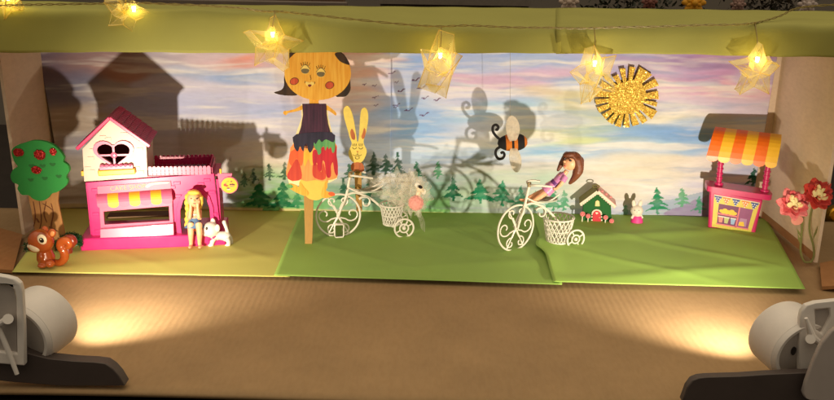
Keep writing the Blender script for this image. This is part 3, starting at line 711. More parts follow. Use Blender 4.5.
for (dx, dz, rx_, rz_, mi) in [(-4.2,.6,1.3,1.2,0),(-2.4,-.4,1.3,.8,0),(-3.4,2.0,.7,.6,2),(1.4,.9,1.0,.7,1),(3.2,1.0,1.0,.8,1),(4.6,.5,.8,.6,1),(2.6,-.9,2.2,.5,2),(-1.2,-2.9,1.5,.5,1),(-.6,-4.1,1.9,.7,3),(2.2,3.9,.8,.6,1),(-1.4,4.0,1.2,.5,4)]:
    m.prism(oval(c.x+dx*s, c.z+dz*s, rx_*s, rz_*s, 14), yy0, yy1, mi=mi)
m.build('sign_print', [mat('red_print', (200, 50, 40), .5), mat('plum_print', (96, 40, 60), .5), mat('rose_print', (226, 120, 120), .5), M_cream, mat('olive_print', (170, 160, 60), .5)], sg)

# ------------------------------------------------------------------ blond doll sitting at the arch
f = Fr(ground(195, 247), 0); s = f.s
d = f.thing('doll', 'small blond doll in a blue denim skirt sitting at the pink arch, hands on cheeks', 'doll')
def P_(a, b, o=0): return f.p(a, b, o)
m = MB()
m.ell(P_(194.5,226,4), (6.6*s, 5.5*s, 5.5*s)); m.tube([P_(194.5,227,4), P_(194.5,219,3.5), P_(194.3,211,1.5)], [5.4*s, 4.3*s, 5*s], 12)
m.ell(P_(194,211,1.5), (6*s, 4*s, 3.6*s)); m.tube([P_(194,211,1.5), P_(194,204,-.5)], 2.1*s, 10)
for k, (hx, kx, ax, tx) in enumerate([(191.6, 190.6, 191, 190.4), (197.6, 199, 199.6, 200.2)]):
    m.tube([P_(hx,226,3), P_(kx,224.6,-6), P_(ax-.1,234,-6.5), P_(ax,243.4,-5.5), P_(tx,246.4,-6.5)], [3.9*s, 3.4*s, 2.9*s, 1.9*s, 1.7*s], 12)
    m.ell(P_(tx,246.6,-8.5), (2*s, 4*s, 1.5*s))
for (sx, ex, wx, sg_) in [(188.4, 189.8, 190.8, -1), (199.6, 199, 197.6, 1)]:
    m.tube([P_(sx,210.2,1.5), P_(ex-sg_*-.6,219,-5.6), P_(ex,218,-6), P_(wx,208,-6.4), P_(wx+sg_*.2,203.2,-6)], [2.3*s, 2*s, 1.9*s, 1.5*s, 1.5*s], 10)
    for q in range(4): m.tube([P_(wx+sg_*(q*.55),204,-6.2+q*.2), P_(wx+sg_*(q*.7+.4),199.6+q*.35,-5.6+q*.5)], .55*s, 6)
    m.tube([P_(wx-sg_*.6,204.4,-6.4), P_(wx-sg_*1.4,202,-6.6)], .55*s, 6)
m.build('body', M_skin, d, voxel=.42*s, smooth_it=5)
hd = MB(); hd.ell(P_(194.2,199.5,-1.6), (6.8*s, 6.8*s, 7.6*s), seg=24); hd.ell(P_(194.2,203,-5.6), (3.2*s, 2.4*s, 2.4*s)); hd.ell(P_(194.2,200.6,-8.4), (.9*s, 1*s, 1.1*s))
hd = hd.build('head', M_skin, d, voxel=.4*s, smooth_it=3)
M_eye = mat('dark_eye_print', (42, 24, 20), .3); M_lips = mat('lips', (206, 92, 92), .4)
for ex in (191.6, 196.8): MB().ell(P_(ex,198.7,-7.4), (1.1*s, .6*s, .75*s)).build('eye', M_eye, hd)
MB().ell(P_(194.2,203.6,-8.1), (1.4*s, .5*s, .5*s)).build('mouth', M_lips, hd)
hr = MB(); hr.ell(P_(194.2,197.2,1.4), (7.9*s, 7*s, 8*s)); hr.ell(P_(193.6,192.4,-4.6), (6*s, 3.4*s, 2.6*s))
for k in range(6):
    xx = 187.4-.5*math.sin(k*1.7); hr.ell(P_(xx,197+k*5.6,.5-.2*k), (2.7*s, 2.8*s, 3.6*s)); hr.ell(P_(190.6,200+k*5,5), (3*s, 2.4*s, 4*s))
hr.tube([P_(200.6,196,-1), P_(201.4,203,0), P_(200.4,209,2)], [2.6*s, 2*s, 1.2*s], 10)
hr.build('hair', mat('blond_hair', (238, 196, 84), .4, .2, 300, stretch=(4,4,.6), bump=.4, bscale=900), d, voxel=.42*s, smooth_it=3)
M_den = mat('blue_denim', (92, 130, 172), .7, .2, 400, bump=.3, bscale=1500)
sk = MB(); sk.lathe([(5*s, 0), (6.6*s, -3.5*s), (10.2*s, -9.2*s), (9.4*s, -9*s), (6*s, -3.5*s), (4.4*s, 0)], 26, Matrix.Translation(P_(194.4,218.5,2.5))@Euler((R_(-14), 0, 0)).to_matrix().to_4x4()@Matrix.Diagonal((1, .95, 1, 1)), cap=False).build('skirt', M_den, d, smooth=60)
MB().lathe([(5.4*s, 0), (5.0*s, 4*s), (6.2*s, 8*s), (5.6*s, 8.6*s), (4.2*s, 4*s)], 24, Matrix.Translation(P_(194.4,219.5,3))@Euler((R_(8), 0, 0)).to_matrix().to_4x4()@Matrix.Diagonal((1, .82, 1, 1)), cap=False).build('top', mat('pale_lilac_top', (190, 186, 206), .6), d, smooth=60)

# ------------------------------------------------------------------ white toy dog
f = Fr(ground(219, 246), 0); s = f.s
d = f.thing('toy_dog', 'small white plastic puppy with a pink collar standing beside the blond doll', 'toy dog')
m = MB()
m.ell(f.p(211,229.5,-1), (8*s, 7.6*s, 8*s), seg=22); m.ell(f.p(205.6,233,-2), (4.2*s, 4*s, 3.4*s)); m.ell(f.p(213,222,2), (2.6*s, 2*s, 4.2*s)); m.ell(f.p(217.6,228,-5), (2.4*s, 1.6*s, 4*s))
m.tube([f.p(213,236.5,0), f.p(219,235.5,1), f.p(226,236,2)], [5*s, 4.4*s, 4.8*s], 14); m.ell(f.p(226,236.5,2), (5.2*s, 4.8*s, 5*s))
for (a, b, o, kx) in [(214,238,-3,211.6),(216,238,3,214.5),(226.5,238,-2,228.6),(229,237,5,231)]:
    m.tube([f.p(a,b,o), f.p((a+kx)/2+(1 if a > 220 else -.4),241.5,o), f.p(kx,245,o)], [3.1*s, 2.4*s, 2.1*s], 10); m.ell(f.p(kx-1,245.4,o), (2.9*s, 2.4*s, 1.6*s))
m.tube([f.p(228,234,3), f.p(226.4,228,3), f.p(224.2,222.6,3)], [1.8*s, 1.7*s, 2*s], 10); m.ell(f.p(224.2,222.4,3), (2.1*s, 2*s, 2.4*s))
m.build('body', mat('white_toy_plastic', (232, 226, 218), .4, .04, 100), d, voxel=.42*s, smooth_it=5)
MB().tube([f.p(213,237,0)+Vector((5.4*s*math.cos(a)*.8, 5.4*s*math.sin(a), 2.8*s*math.cos(a))) for a in [2*math.pi*i/20 for i in range(20)]], .9*s, 8, True).build('collar', M_pink, d)
for (a, b, o) in [(206.8,228.6,-7.2),(204.2,228,2)]: MB().ell(f.p(a,b,o), (1.3*s, 1.3*s, 1.7*s)).build('eye', M_eye, d)
MB().ell(f.p(201.6,231.6,-2.4), (1*s, 1.2*s, .8*s)).build('nose', M_eye, d)

# ------------------------------------------------------------------ foam tree on a card trunk
f = Fr(ground(47, 252), 0); s = f.s
tr = f.thing('foam_tree', 'green craft foam tree with red glitter apples on a painted card trunk', 'cutout tree')
def Z1(pts): return [(a/2.857, 135+b/2.857) for a, b in pts]
crown = Z1([(37,45),(48,30),(70,22),(100,14),(135,18),(160,30),(176,46),(186,62),(184,74),(197,84),(201,100),(192,116),(197,130),(188,146),(168,160),(150,166),(138,180),(118,186),(98,180),(86,170),(66,168),(54,152),(56,140),(40,132),(34,114),(42,96),(54,88),(44,72)])
cp = smooth_closed(f.poly(crown), 4)
MB().prism(cp, -3*s, 1.2*s).build('crown', mat('green_craft_foam', (38, 134, 58), .8, .08, 60, bump=.15, bscale=1200), tr, bevel=.6*s)
trk = smooth_closed(f.poly(Z1([(82,150),(160,150),(164,190),(172,230),(180,268),(186,300),(186,330),(98,330),(100,300),(96,260),(88,215)])), 3)
MB().prism(trk, 1.3*s, 3*s).build('trunk', mat('tan_painted_card', (180, 130, 78), .8, .18, 40, stretch=(2,2,.5)), tr)
m = MB()
for L_, w_ in [([(95,190),(101,230),(96,262)],1.2),([(112,188),(118,240),(112,275)],1.1),([(132,190),(126,225),(134,250)],1.2),([(146,195),(152,225),(146,260),(152,285)],1.3),([(122,196),(140,206),(150,215)],.9),([(104,238),(112,250)],1.8),([(140,262),(165,275)],1.5)]:
    pts = smooth_open([f.p(a/2.857, 135+b/2.857, 1.1) for a, b in L_], 5); m.tube(pts, [w_*s*.5*(.5+.5*math.sin(math.pi*(i+.6)/len(pts))) for i in range(len(pts))], 6)
m.build('bark_strokes', mat('brown_paint', (110, 64, 36), .8, .2, 200), tr)
M_apple = glitter('red_glitter', (190, 36, 30), (90, 8, 10), 1300, .35, .7)
for (a, b, ra, rb) in [(53,50,15,12),(114,56,16,14),(152,48,10,10),(104,100,14,11)]:
    q = f.xz(a/2.857, 135+b/2.857, -3.5); r = random.Random(a)
    o_ = [(q[0]+ra/2.857*s*math.cos(t)*(.9+.2*r.random()), q[1]+rb/2.857*s*math.sin(t)*(.88+.24*r.random())) for t in [2*math.pi*i/16 for i in range(16)]]
    MB().prism(o_, -4.3*s, -3.05*s).build('apple', M_apple, tr, bevel=.3*s)
for (a, b) in [(90,88),(150,84),(88,128),(128,124),(168,118),(122,88)]:
    q = f.xz(a/2.857, 135+b/2.857, -3.2); w_ = 9/2.857*s
    lf = [(q[0]-w_, q[1]+.8*s), (q[0]-w_*.5, q[1]+1.6*s), (q[0], q[1]+1*s), (q[0]+w_*.5, q[1]+1.7*s), (q[0]+w_, q[1]+.8*s), (q[0]+w_*.6, q[1]-1.2*s), (q[0], q[1]-2*s), (q[0]-w_*.6, q[1]-1.2*s)]
    MB().prism(lf, -3.25*s, -3.03*s).build('leaf_mark', mat('dark_green_print', (32, 104, 44), .8), tr)

# ------------------------------------------------------------------ toy squirrel
f = Fr(ground(47, 267.5), R_(-12)); s = f.s
q = f.thing('toy_squirrel', 'glossy orange toy squirrel with a huge white ringed eye and curled tail', 'toy squirrel')
M_sq = mat('orange_brown_plastic', (168, 78, 30), .25, .12, 60, coat=.4); M_sqd = mat('rust_plastic', (120, 34, 18), .3, .12, 80, coat=.3)
M_sqw = mat('cream_muzzle', (232, 214, 182), .4, .06, 100)
m = MB(); m.ell(f.p(41,241,0), (13*s, 11*s, 12.4*s), seg=24); m.ell(f.p(35,247,-4), (7*s, 6*s, 5.6*s)); m.ell(f.p(52,233,0), (4.2*s, 2.2*s, 5*s), Euler((0, R_(30), 0))); m.ell(f.p(45,229.5,5), (3.6*s, 2.2*s, 4*s))
m.tube([f.p(44,249,2), f.p(46,258,2), f.p(47,262,2)], [7*s, 9*s, 8*s], 16); m.ell(f.p(41,257,-6), (2.8*s, 2.6*s, 4.6*s)); m.ell(f.p(43,265,-4), (5*s, 6*s, 2.6*s)); m.ell(f.p(50,263.5,-5), (4.8*s, 5*s, 4*s))
m.build('body', M_sq, q, voxel=.55*s, smooth_it=5)
m = MB()
tp_ = smooth_open([f.p(52,262,5), f.p(60,262.5,5), f.p(64.5,258,5), f.p(64,251,5), f.p(61,246,5), f.p(62,241.5,5), f.p(67,240.5,5), f.p(69.5,244,5), f.p(67,247.5,5)], 5)
m.tube(tp_, [s*(3+1.6*math.sin(math.pi*min(1, i/len(tp_)*1.1))) for i in range(len(tp_))], 14); m.build('tail', M_sq, q, voxel=.55*s, smooth_it=3)
tp2 = [p+Vector((2.2*s, 3.4*s, 1.6*s)) for p in tp_[12:]]
MB().tube(tp2, [3.8*s]*len(tp2), 12).build('tail_edge', M_sqd, q)
m = MB(); m.ell(f.p(34.6,247.6,-8.2), (6.4*s, 3.4*s, 4.2*s), Euler((0, R_(12), 0))); m.ell(f.p(30,246,-6), (2.6*s, 3*s, 2.6*s)); m.build('muzzle', M_sqw, q, voxel=.5*s)
e = MB().ell(f.p(42,239.4,-10.2), (5.2*s, 1.6*s, 5.2*s), seg=24).build('eye', M_sqw, q); MB().ell(f.p(41.6,240.2,-11.4), (2.7*s, 1.1*s, 2.7*s), seg=20).build('pupil', mat('black_gloss', (12, 10, 10), .12, coat=.6), e)
MB().ell(f.p(40.8,239.3,-12.4), (.8*s, .3*s, .8*s)).build('glint', M_sqw, e)
MB().ell(f.p(52.2,233.6,-2), (2.2*s, .9*s, 3*s), Euler((0, R_(30), 0))).build('inner_ear', mat('peach_plastic', (226, 150, 90), .35), q)
MB().ell(f.p(29.6,244.4,-8.2), (1.3*s, .9*s, 1*s)).build('nose', M_sqd, q)

# dark green tinsel sprig behind the squirrel
f = Fr(ground(64, 252), 0); s = f.s
m = MB(); r = random.Random(5)
for k in range(1600):
    a = r.random(); cx, cy = (lerp(55, 82, a), 246-7*math.sin(a*2.6)+r.uniform(-6, 5)) if r.random() < .85 else (r.uniform(24, 34), r.uniform(243, 252))
    p = f.p(cx, cy, r.uniform(-5, 5)); p.z = max(p.z, .6*s); d_ = Vector((r.uniform(-1,1), r.uniform(-1,1), r.uniform(-.6,1.2))).normalized()*r.uniform(2, 4)*s; n_ = d_.cross(Vector((r.uniform(-1,1), r.uniform(-1,1), r.uniform(-1,1)))).normalized()*.5*s
    e_ = p+d_; e_.z = max(e_.z, .3*s)
    m._f([m._v(p-n_), m._v(p+n_), m._v(e_)])
sp = m.build('tinsel_sprig', mat('dark_green_tinsel', (28, 78, 44), .3, .4, 900, metal=.2), None, smooth=0); sp.location = f.o
tag(sp, 'dark green tinsel sprig lying behind the orange squirrel', 'tinsel')
# ------------------------------------------------------------------ girl puppet on a stick
f = Fr(ground(308, 247), 0, R_(15)); s = f.s
g = f.thing('stick_puppet', 'large painted paper girl puppet with orange face and dripping rainbow skirt on a craft stick', 'puppet')
def Z5(pts): return [(270+a/5.333, 45+b/5.333) for a, b in pts]
def Z6(pts): return [(270+a/2.857, 110+b/2.857) for a, b in pts]
def crayon(name, rgb, rgb2, ang=.35, sc=160):
    m = mat(name, rgb, .75, .1, 60)
    N = m.node_tree.nodes; L = m.node_tree.links; b = N['Principled BSDF']
    tc = N['Texture Coordinate']; mp = N.new('ShaderNodeMapping'); mp.inputs['Rotation'].default_value = (0, ang, 0); mp.inputs['Scale'].default_value = (1, 1, .07); L.new(tc.outputs['Object'], mp.inputs[0])
    nz = N.new('ShaderNodeTexNoise'); nz.inputs['Scale'].default_value = sc; nz.inputs['Detail'].default_value = 4; L.new(mp.outputs[0], nz.inputs['Vector'])
    rp = N.new('ShaderNodeValToRGB'); rp.color_ramp.elements[0].position = .36; rp.color_ramp.elements[1].position = .66
    rp.color_ramp.elements[0].color = (*lin(rgb2), 1); rp.color_ramp.elements[1].color = (*lin(rgb), 1)
    L.new(nz.outputs['Fac'], rp.inputs[0]); L.new(rp.outputs[0], b.inputs['Base Color']); return m
M_face = crayon('orange_crayon', (232, 182, 72), (218, 154, 46), .3, 420)
M_hairp = crayon('brown_marker', (66, 46, 30), (40, 28, 20), .2)
M_ppaper = mat('ivory_card', (238, 222, 168), .8, .05, 60)
M_dress = crayon('plum_crayon', (74, 34, 60), (44, 20, 44), .1, 300)
def cut(name, pts, m, o0, o1, par, k=4, bev=0): return MB().prism(smooth_closed(f.poly(pts), k) if k else f.poly(pts), o0*s, o1*s).build(name, m, par, bevel=bev)
hair_pts = Z5([(95,48),(110,10),(190,-18),(280,-20),(345,20),(395,50),(425,105),(425,140),(428,200),(428,240),(405,272),(372,276),(350,272),(330,230),(140,230),(146,264),(110,270),(60,266),(20,253),(58,240),(74,215),(74,175),(84,110),(96,72)])
cut('hair', hair_pts, M_hairp, 1.0, 1.6, g, 3)
face = Z5(oval(254, 150, 178, 144, 40)); cut('head', face, M_face, .2, .9, g, 0)
cut('hair_fringe', Z5([(345,48),(372,40),(402,62),(426,104),(400,100),(370,84)]), M_hairp, -.1, .15, g, 3)
cut('neck', Z5([(207,284),(262,284),(258,305),(268,330),(200,330),(210,305)]), M_face, .95, 1.3, g, 0)
M_ink = mat('ink_line', (40, 28, 22), .6); M_lid = mat('eye_white_paint', (234, 206, 110), .7); M_iris = mat('eye_grey_paint', (110, 100, 70), .7, .2, 400); M_chk = crayon('red_cheek', (204, 92, 52), (176, 62, 40), .8, 300)
for (ex, ey) in [(188, 130), (271, 147)]:
    e = cut('eye', Z5(oval(ex, ey, 24, 25, 20)), M_lid, .0, .16, g, 0)
    cut('iris', Z5([(ex-22,ey+4),(ex-10,ey-3),(ex+12,ey-2),(ex+21,ey+4),(ex+16,ey+18),(ex,ey+23),(ex-16,ey+18)]), M_iris, -.14, -.02, e, 3)
    m = MB(); m.tube([f.p(270+(ex-24+48*i/8)/5.333, 45+(ey-2-22*math.sin(math.pi*i/8))/5.333, -.1) for i in range(9)], .22*s, 5)
    for k in range(5): a = (ex-18+9*k, ey-18-7*math.sin(math.pi*k/4)); m.tube([f.p(270+a[0]/5.333, 45+a[1]/5.333, -.1), f.p(270+(a[0]+(k-2)*3)/5.333, 45+(a[1]-16)/5.333, -.1)], .2*s, 5)
    m.build('eyelash', M_ink, e)
for (cx, cy, ry) in [(129, 194, 18), (318, 215, 19)]:
    c_ = cut('cheek', Z5(oval(cx, cy, 23, ry, 20, -.3)), M_chk, .0, .16, g, 0)
    MB().tube([f.p(270+a/5.333, 45+b/5.333, 0) for a, b in oval(cx, cy, 23, ry, 20, -.3)], .22*s, 5, True).build('outline', M_ink, c_)
mo = cut('mouth', Z5([(188,200),(200,196),(210,202),(222,196),(236,204),(228,216),(212,223),(198,218)]), M_lid, .0, .16, g, 3)
cut('lip', Z5([(202,214),(212,210),(222,214),(214,224),(206,222)]), mat('dark_red_crayon', (120, 44, 40), .7), -.14, -.01, mo, 3)
m = MB(); m.tube([f.p(270+a/5.333, 45+b/5.333, -.05) for a, b in [(214,160),(216,172),(220,182),(214,186)]], .22*s, 5); m.tube([f.p(270+a/5.333, 45+b/5.333, -.05) for a, b in [(184,204),(188,198),(186,192)]], .2*s, 5); m.tube([f.p(270+a/5.333, 45+b/5.333, -.05) for a, b in [(236,208),(240,202),(238,196)]], .2*s, 5); m.build('nose_line', M_ink, g)
cut('arm', Z5([(168,322),(176,332),(168,346),(130,356),(98,362),(84,374),(70,366),(74,352),(96,350),(134,340)]), M_face, .9, 1.3, g, 3)
cut('arm', Z5([(303,322),(322,334),(345,352),(354,366),(350,376),(338,368),(330,362),(312,350),(300,346)]), M_face, .9, 1.3, g, 3)
# dress, skirt, drips
cut('underlay', Z6([(88,-16),(164,-16),(166,20),(176,60),(190,120),(192,196),(160,212),(136,220),(56,214),(48,190),(66,90),(90,22)]), M_ppaper, 1.0, 1.6, g, 0)
cut('bodice', Z6([(92,-18),(160,-18),(161,10),(165,40),(176,76),(182,98),(150,104),(110,110),(72,104),(76,84),(88,50),(94,14)]), M_dress, .3, .9, g, 0)
sk_c = {'peach': crayon('peach_crayon', (240, 166, 92), (232, 134, 70), .1), 'orange': crayon('orange_crayon_dark', (234, 112, 50), (220, 84, 44), .1), 'red': crayon('red_crayon', (206, 38, 52), (168, 24, 44), .1), 'green': crayon('green_crayon', (110, 170, 100), (70, 140, 84), .1), 'navy': crayon('navy_crayon', (48, 42, 66), (30, 28, 50), .1), 'rust': crayon('rust_crayon', (206, 74, 48), (182, 50, 40), .1), 'gold': crayon('gold_crayon', (240, 190, 70), (232, 164, 50), .1)}
cut('skirt', Z6([(72,90),(180,84),(190,130),(194,184),(186,196),(170,200),(150,204),(128,200),(104,204),(84,198),(64,204),(50,192),(46,176),(56,130)]), sk_c['peach'], .3, .9, g, 2)
def drip(name, pts, col, o): cut(name, Z6(pts), sk_c[col], o-.12, o+.0, g, 3)
drip('skirt_drip', [(60,118),(90,108),(96,120),(94,150),(88,160),(82,148),(76,138),(70,150),(62,160),(54,146)], 'orange', .28)
drip('skirt_drip', [(62,160),(76,140),(86,160),(90,196),(64,202),(48,190)], 'rust', .26)
drip('skirt_drip', [(96,124),(108,110),(122,116),(124,150),(118,158),(110,140),(104,152),(98,160)], 'gold', .28)
drip('skirt_drip', [(122,118),(136,112),(150,106),(186,100),(190,128),(194,160),(192,188),(184,176),(180,150),(174,160),(174,188),(166,194),(160,184),(156,150),(150,146),(148,170),(142,176),(136,168),(134,150),(128,160),(122,150)], 'red', .24)
drip('skirt_drip', [(122,160),(130,150),(146,178),(152,150),(160,190),(150,200),(132,196),(122,186)], 'rust', .27)
drip('skirt_drip', [(128,88),(180,74),(186,96),(184,118),(178,122),(174,106),(168,112),(164,104),(158,116),(154,104),(146,110),(146,122),(138,128),(134,116),(128,108)], 'green', .20)
drip('skirt_drip', [(74,70),(176,64),(182,92),(160,84),(148,92),(140,84),(130,98),(126,92),(122,112),(114,122),(108,112),(106,96),(98,102),(96,118),(90,112),(86,100),(80,118),(72,112),(68,98)], 'navy', .16)
cut('petticoat', Z6([(86,200),(164,198),(158,216),(154,238),(148,252),(132,258),(112,254),(98,240),(90,222)]), mat('butter_paper', (228, 190, 84), .8, .06, 80), .75, .98, g, 2)
for L_ in ([(86,206),(98,222),(110,236),(104,246),(84,240),(62,228),(48,218),(56,210),(76,216),(82,220)], [(162,200),(164,220),(160,230),(176,236),(184,238),(176,248),(156,252),(146,246),(150,224)]):
    le = cut('leg', Z6(L_), M_face, .4, .72, g, 3)
    x_, y_ = (L_[6][0], L_[6][1]) if L_[0][0] < 100 else (180, 240)
    cut('shoe', Z6(oval(x_+ (8 if L_[0][0] < 100 else -4), y_, 10, 6, 16, .2)), sk_c['green'] if L_[0][0] < 100 else sk_c['orange'], .2, .38, le, 0)
cut('stick', [(303.6,196),(313.2,196),(312.2,238),(311.4,247.5),(304.6,247.5),(304.8,238)], M_stick, 1.7, 3.6, g, 0)

# ------------------------------------------------------------------ white wire tricycle planters
def spiral(cx, cz, r0, r1, a0, a1, n=22):
    return [(cx+lerp(r0, r1, i/n)*math.cos(lerp(a0, a1, i/n)), cz+lerp(r0, r1, i/n)*math.sin(lerp(a0, a1, i/n))) for i in range(n+1)]
M_mesh = mat('white_wire', (222, 218, 206), .4, .05, 300)
M_grey_mesh = mat('grey_green_wire', (178, 184, 168), .5, .08, 300)
def trike(label, px, py, yaw, turn, R, pedal, wb, bk=1.0):
    f = Fr(ground(px, py), yaw); s = f.s
    t = f.thing('wire_tricycle', label, 'tricycle', 'white wire tricycle planters')
    ct, st = math.cos(turn), math.sin(turn)
    def wp(a, b, v=0): return Vector(((a*ct-v*st)*s, (a*st+v*ct)*s, (R+1.2+b)*s))
    fw = MB().tube([wp((R)*math.cos(a), (R)*math.sin(a)) for a in [2*math.pi*i/48 for i in range(48)]], 1.0*s, 8, True).build('front_wheel', M_white, t)
    m = MB()
    for a in (R_(62), R_(118)): m.tube([wp(-R*math.cos(a), -R*math.sin(a)), wp(0, 0), wp(R*math.cos(a), R*math.sin(a))], .75*s, 6)
    for sx in (-1, 1):
        sp = [(sx*x, z) for x, z in spiral(R*.62, R*.05, R*.36, R*.08, -2.5, 3.9)]
        m.tube([wp(sx*R*.1, -R*.1), *[wp(x, z) for x, z in sp]], .75*s, 6)
        sp = [(sx*x, z) for x, z in spiral(R*.28, -R*.66, R*.26, R*.07, 1.9, -4.0)]
        m.tube([wp(0, -R*.08), *[wp(x, z) for x, z in sp]], .75*s, 6)
        sp = [(sx*x, z) for x, z in spiral(R*.26, R*.68, R*.22, R*.07, -1.9, 4.0)]
        m.tube([wp(0, R*.08), *[wp(x, z) for x, z in sp]], .75*s, 6)
    m.ell(wp(0, 0), 2*s, seg=12); m.build('spoke', M_white, fw)
    def tp(u, v, z): return Vector((u*s, v*s, z*s))
    Zc = R+1.2
    m = MB()
    for v in (-3, 3):
        hub = wp(0, 0, v); m.tube(smooth_open([hub, hub.lerp(tp(6, v*.7, Zc+R*.75), .5), tp(7.4, v*.5, Zc+R*.80), tp(9, 0, Zc+R*1.02)], 5), .9*s, 7)
    m.tube([tp(7, 0, Zc+R*.72), tp(9, 0, Zc+R*1.05), tp(12.4, 0, Zc+R*1.86)], 1.35*s, 9); m.build('fork', M_white, t)
    m = MB(); zt = Zc+R*1.86
    m.tube(smooth_open([tp(33, -9, zt-1.6), tp(24, -9.5, zt+.2), tp(15, -7, zt+1), tp(12.4, 0, zt), tp(13.5, 7, zt+1), tp(21, 9.5, zt+1), tp(29, 9, zt-.4)], 5), 1.05*s, 8)
    m.build('handlebar', M_white, t)
    MB().tube([tp(12.4, 0, zt-2), tp(12.4, 0, zt+2.4)], 2*s, 10).build('head_clamp', mat('dull_clip', (150, 130, 90), .5), t)
    m = MB()
    m.tube(smooth_open([tp(8.4, 0, Zc+R*.95), tp(18, 0, Zc+R*1.02), tp(32, 0, Zc+R*.74), tp(46, 0, Zc+R*.16), tp(wb, 0, 9.5)], 7), 1.15*s, 8)
    m.tube(smooth_open([tp(9.5, 0, Zc+R*1.3), tp(22, -4, Zc+R*1.08), tp(34, -6, Zc+R*1.16), tp(44, -5, Zc+R*1.38)], 6), .8*s, 7)
    m.tube(smooth_open([tp(9.5, 0, Zc+R*1.3), tp(22, 4, Zc+R*1.08), tp(34, 6, Zc+R*1.16), tp(44, 5, Zc+R*1.38)], 6), .8*s, 7)
    for sg in (-1, 1): m.tube([tp(x, sg*1.5, z) for x, z in spiral(27, Zc+R*.55, 7, 1.6, 2.6, -3.4)], .7*s, 6)
    m.tube([tp(wb, -13, 10), tp(wb, 13, 10)], 1*s, 8); m.build('frame', M_white, t)
    # oval wire seat
    m = MB(); sc = (33, 0, Zc+R*1.12)
    for k in (1, .68, .36): m.tube([tp(sc[0]+11*k*math.cos(a), 7.5*k*math.sin(a), sc[2]+1.6*(1-k)*-1) for a in [2*math.pi*i/28 for i in range(28)]], (.8 if k == 1 else .45)*s, 6, True)
    for i in range(12):
        a = math.pi*i/12; m.tube([tp(sc[0]+11*k*math.cos(a), 7.5*k*math.sin(a), sc[2]-1.6*(1-abs(k))) for k in (-1, -.5, 0, .5, 1)], .42*s, 5)
    m.build('seat', M_grey_mesh, t)
    # woven wire basket
    m = MB(); bc = wb-13*bk; z0, z1, r0, r1 = 6+8*(1-bk)*3, 31+1.5*(1-bk)*3, 11*bk, 15.5*bk
    def bp(a, q): r = lerp(r0, r1, q); return tp(bc+r*math.cos(a), r*math.sin(a), lerp(z0, z1, q))
    n = 20
    for i in range(n):
        for sg in (-1, 1): m.tube([bp(2*math.pi*i/n+sg*.85*q, q) for q in (0, .25, .5, .75, 1)], .5*s, 5)
    for q in (0, .5, 1): m.tube([bp(2*math.pi*i/32, q) for i in range(32)], (.9 if q != .5 else .55)*s, 6, True)
    for i in range(8): a = math.pi*i/8; m.tube([tp(bc-r0*math.cos(a), -r0*math.sin(a), z0), tp(bc+r0*math.cos(a), r0*math.sin(a), z0)], .5*s, 5)
    m.build('basket', M_mesh, t)
    for v in (-14, 14):
        rw = MB(); rr = 9.6
        rw.tube([tp(wb+rr*math.cos(a), v, rr+1+rr*math.sin(a)) for a in [2*math.pi*i/30 for i in range(30)]], .95*s, 7, True)
        rw.tube([tp(wb+4.4*math.cos(a), v, rr+1+4.4*math.sin(a)) for a in [2*math.pi*i/20 for i in range(20)]], .8*s, 7, True)
        for i in range(4): a = math.pi*i/2+.5; rw.tube([tp(wb+4.4*math.cos(a), v, rr+1+4.4*math.sin(a)), tp(wb+rr*math.cos(a), v, rr+1+rr*math.sin(a))], .7*s, 6)
        rw.ell(tp(wb, v, rr+1), 2*s, seg=10)
        rw.build('rear_wheel', M_white, t)
    if pedal:
        m = MB(); c = wp(0, -14, -5)
        for dv in (-3, 3):
            L_ = [(-3.6, -6.6), (3.6, -6.6), (4.4, -5), (4.4, 5), (3.4, 6.6), (-3.4, 6.6), (-4.4, 5), (-4.4, -5)]
            m.tube([c+Vector((a*s, dv*s*.5, b*s)) for a, b in L_], .7*s, 6, True)
        pd = m.build('pedal', M_white, t)
        MB().box(c, (8*s, 2.4*s, 12.6*s)).build('pedal_pad', clear_plastic('clear_pad', (236, 238, 228), .35), pd, bevel=.6*s)
    return t, f
t1, f1 = trike('white wire tricycle with a tulle puff in its basket and a clear pedal block', 338.5, 237.5, R_(13), R_(0), 22, True, 64, .76)
t2, f2 = trike('white wire tricycle carrying the brunette doll in the lilac dress', 514.5, 251.2, R_(21), R_(15), 23.4, False, 61)

# ------------------------------------------------------------------ rabbit puppet
f = Fr(ground(357, 234), 0); s = f.s
g = thing('stick_puppet', 'yellow paper rabbit puppet with drawn face on a stick, propped on the tulle tricycle', 'puppet', f.o)
def Zr(pts): return [(330+a/2.86, 100+b/2.86) for a, b in pts]
M_ry = mat('yellow_paint_paper', (224, 200, 96), .75, .12, 120)
cut('head', Zr([(62,126),(57,110),(50,84),(42,56),(38,30),(46,17),(56,22),(66,48),(75,100),(79,121),(83,100),(86,50),(90,28),(100,22),(108,34),(109,58),(104,90),(97,112),(97,126),(105,146),(99,166),(90,178),(78,182),(66,178),(56,166),(53,147)]), M_ry, 0, .9, g, 3)
M_inner = crayon('inner_ear_brown', (192, 112, 60), (160, 84, 50), .1, 300)
cut('inner_ear', Zr([(62,82),(58,94),(62,110),(70,114),(72,104),(68,90)]), M_inner, -.16, -.02, g, 3); cut('inner_ear', Zr([(98,80),(94,92),(90,104),(94,112),(100,104),(102,90)]), M_inner, -.16, -.02, g, 3)
for ex in (70, 88):
    m = MB(); m.tube([f.p(330+(ex-6+12*i/8)/2.86, 100+(136+4.5*math.sin(math.pi*i/8))/2.86, -.1) for i in range(9)], .26*s, 5)
    for k in range(3): m.tube([f.p(330+(ex-4+4*k)/2.86, 100+132/2.86, -.1), f.p(330+(ex-5+5*k)/2.86, 100+125/2.86, -.1)], .24*s, 5)
    m.build('eye', M_ink, g)
cut('nose', Zr([(75,146),(82,146),(79,151)]), M_inner, -.16, -.02, g, 0)
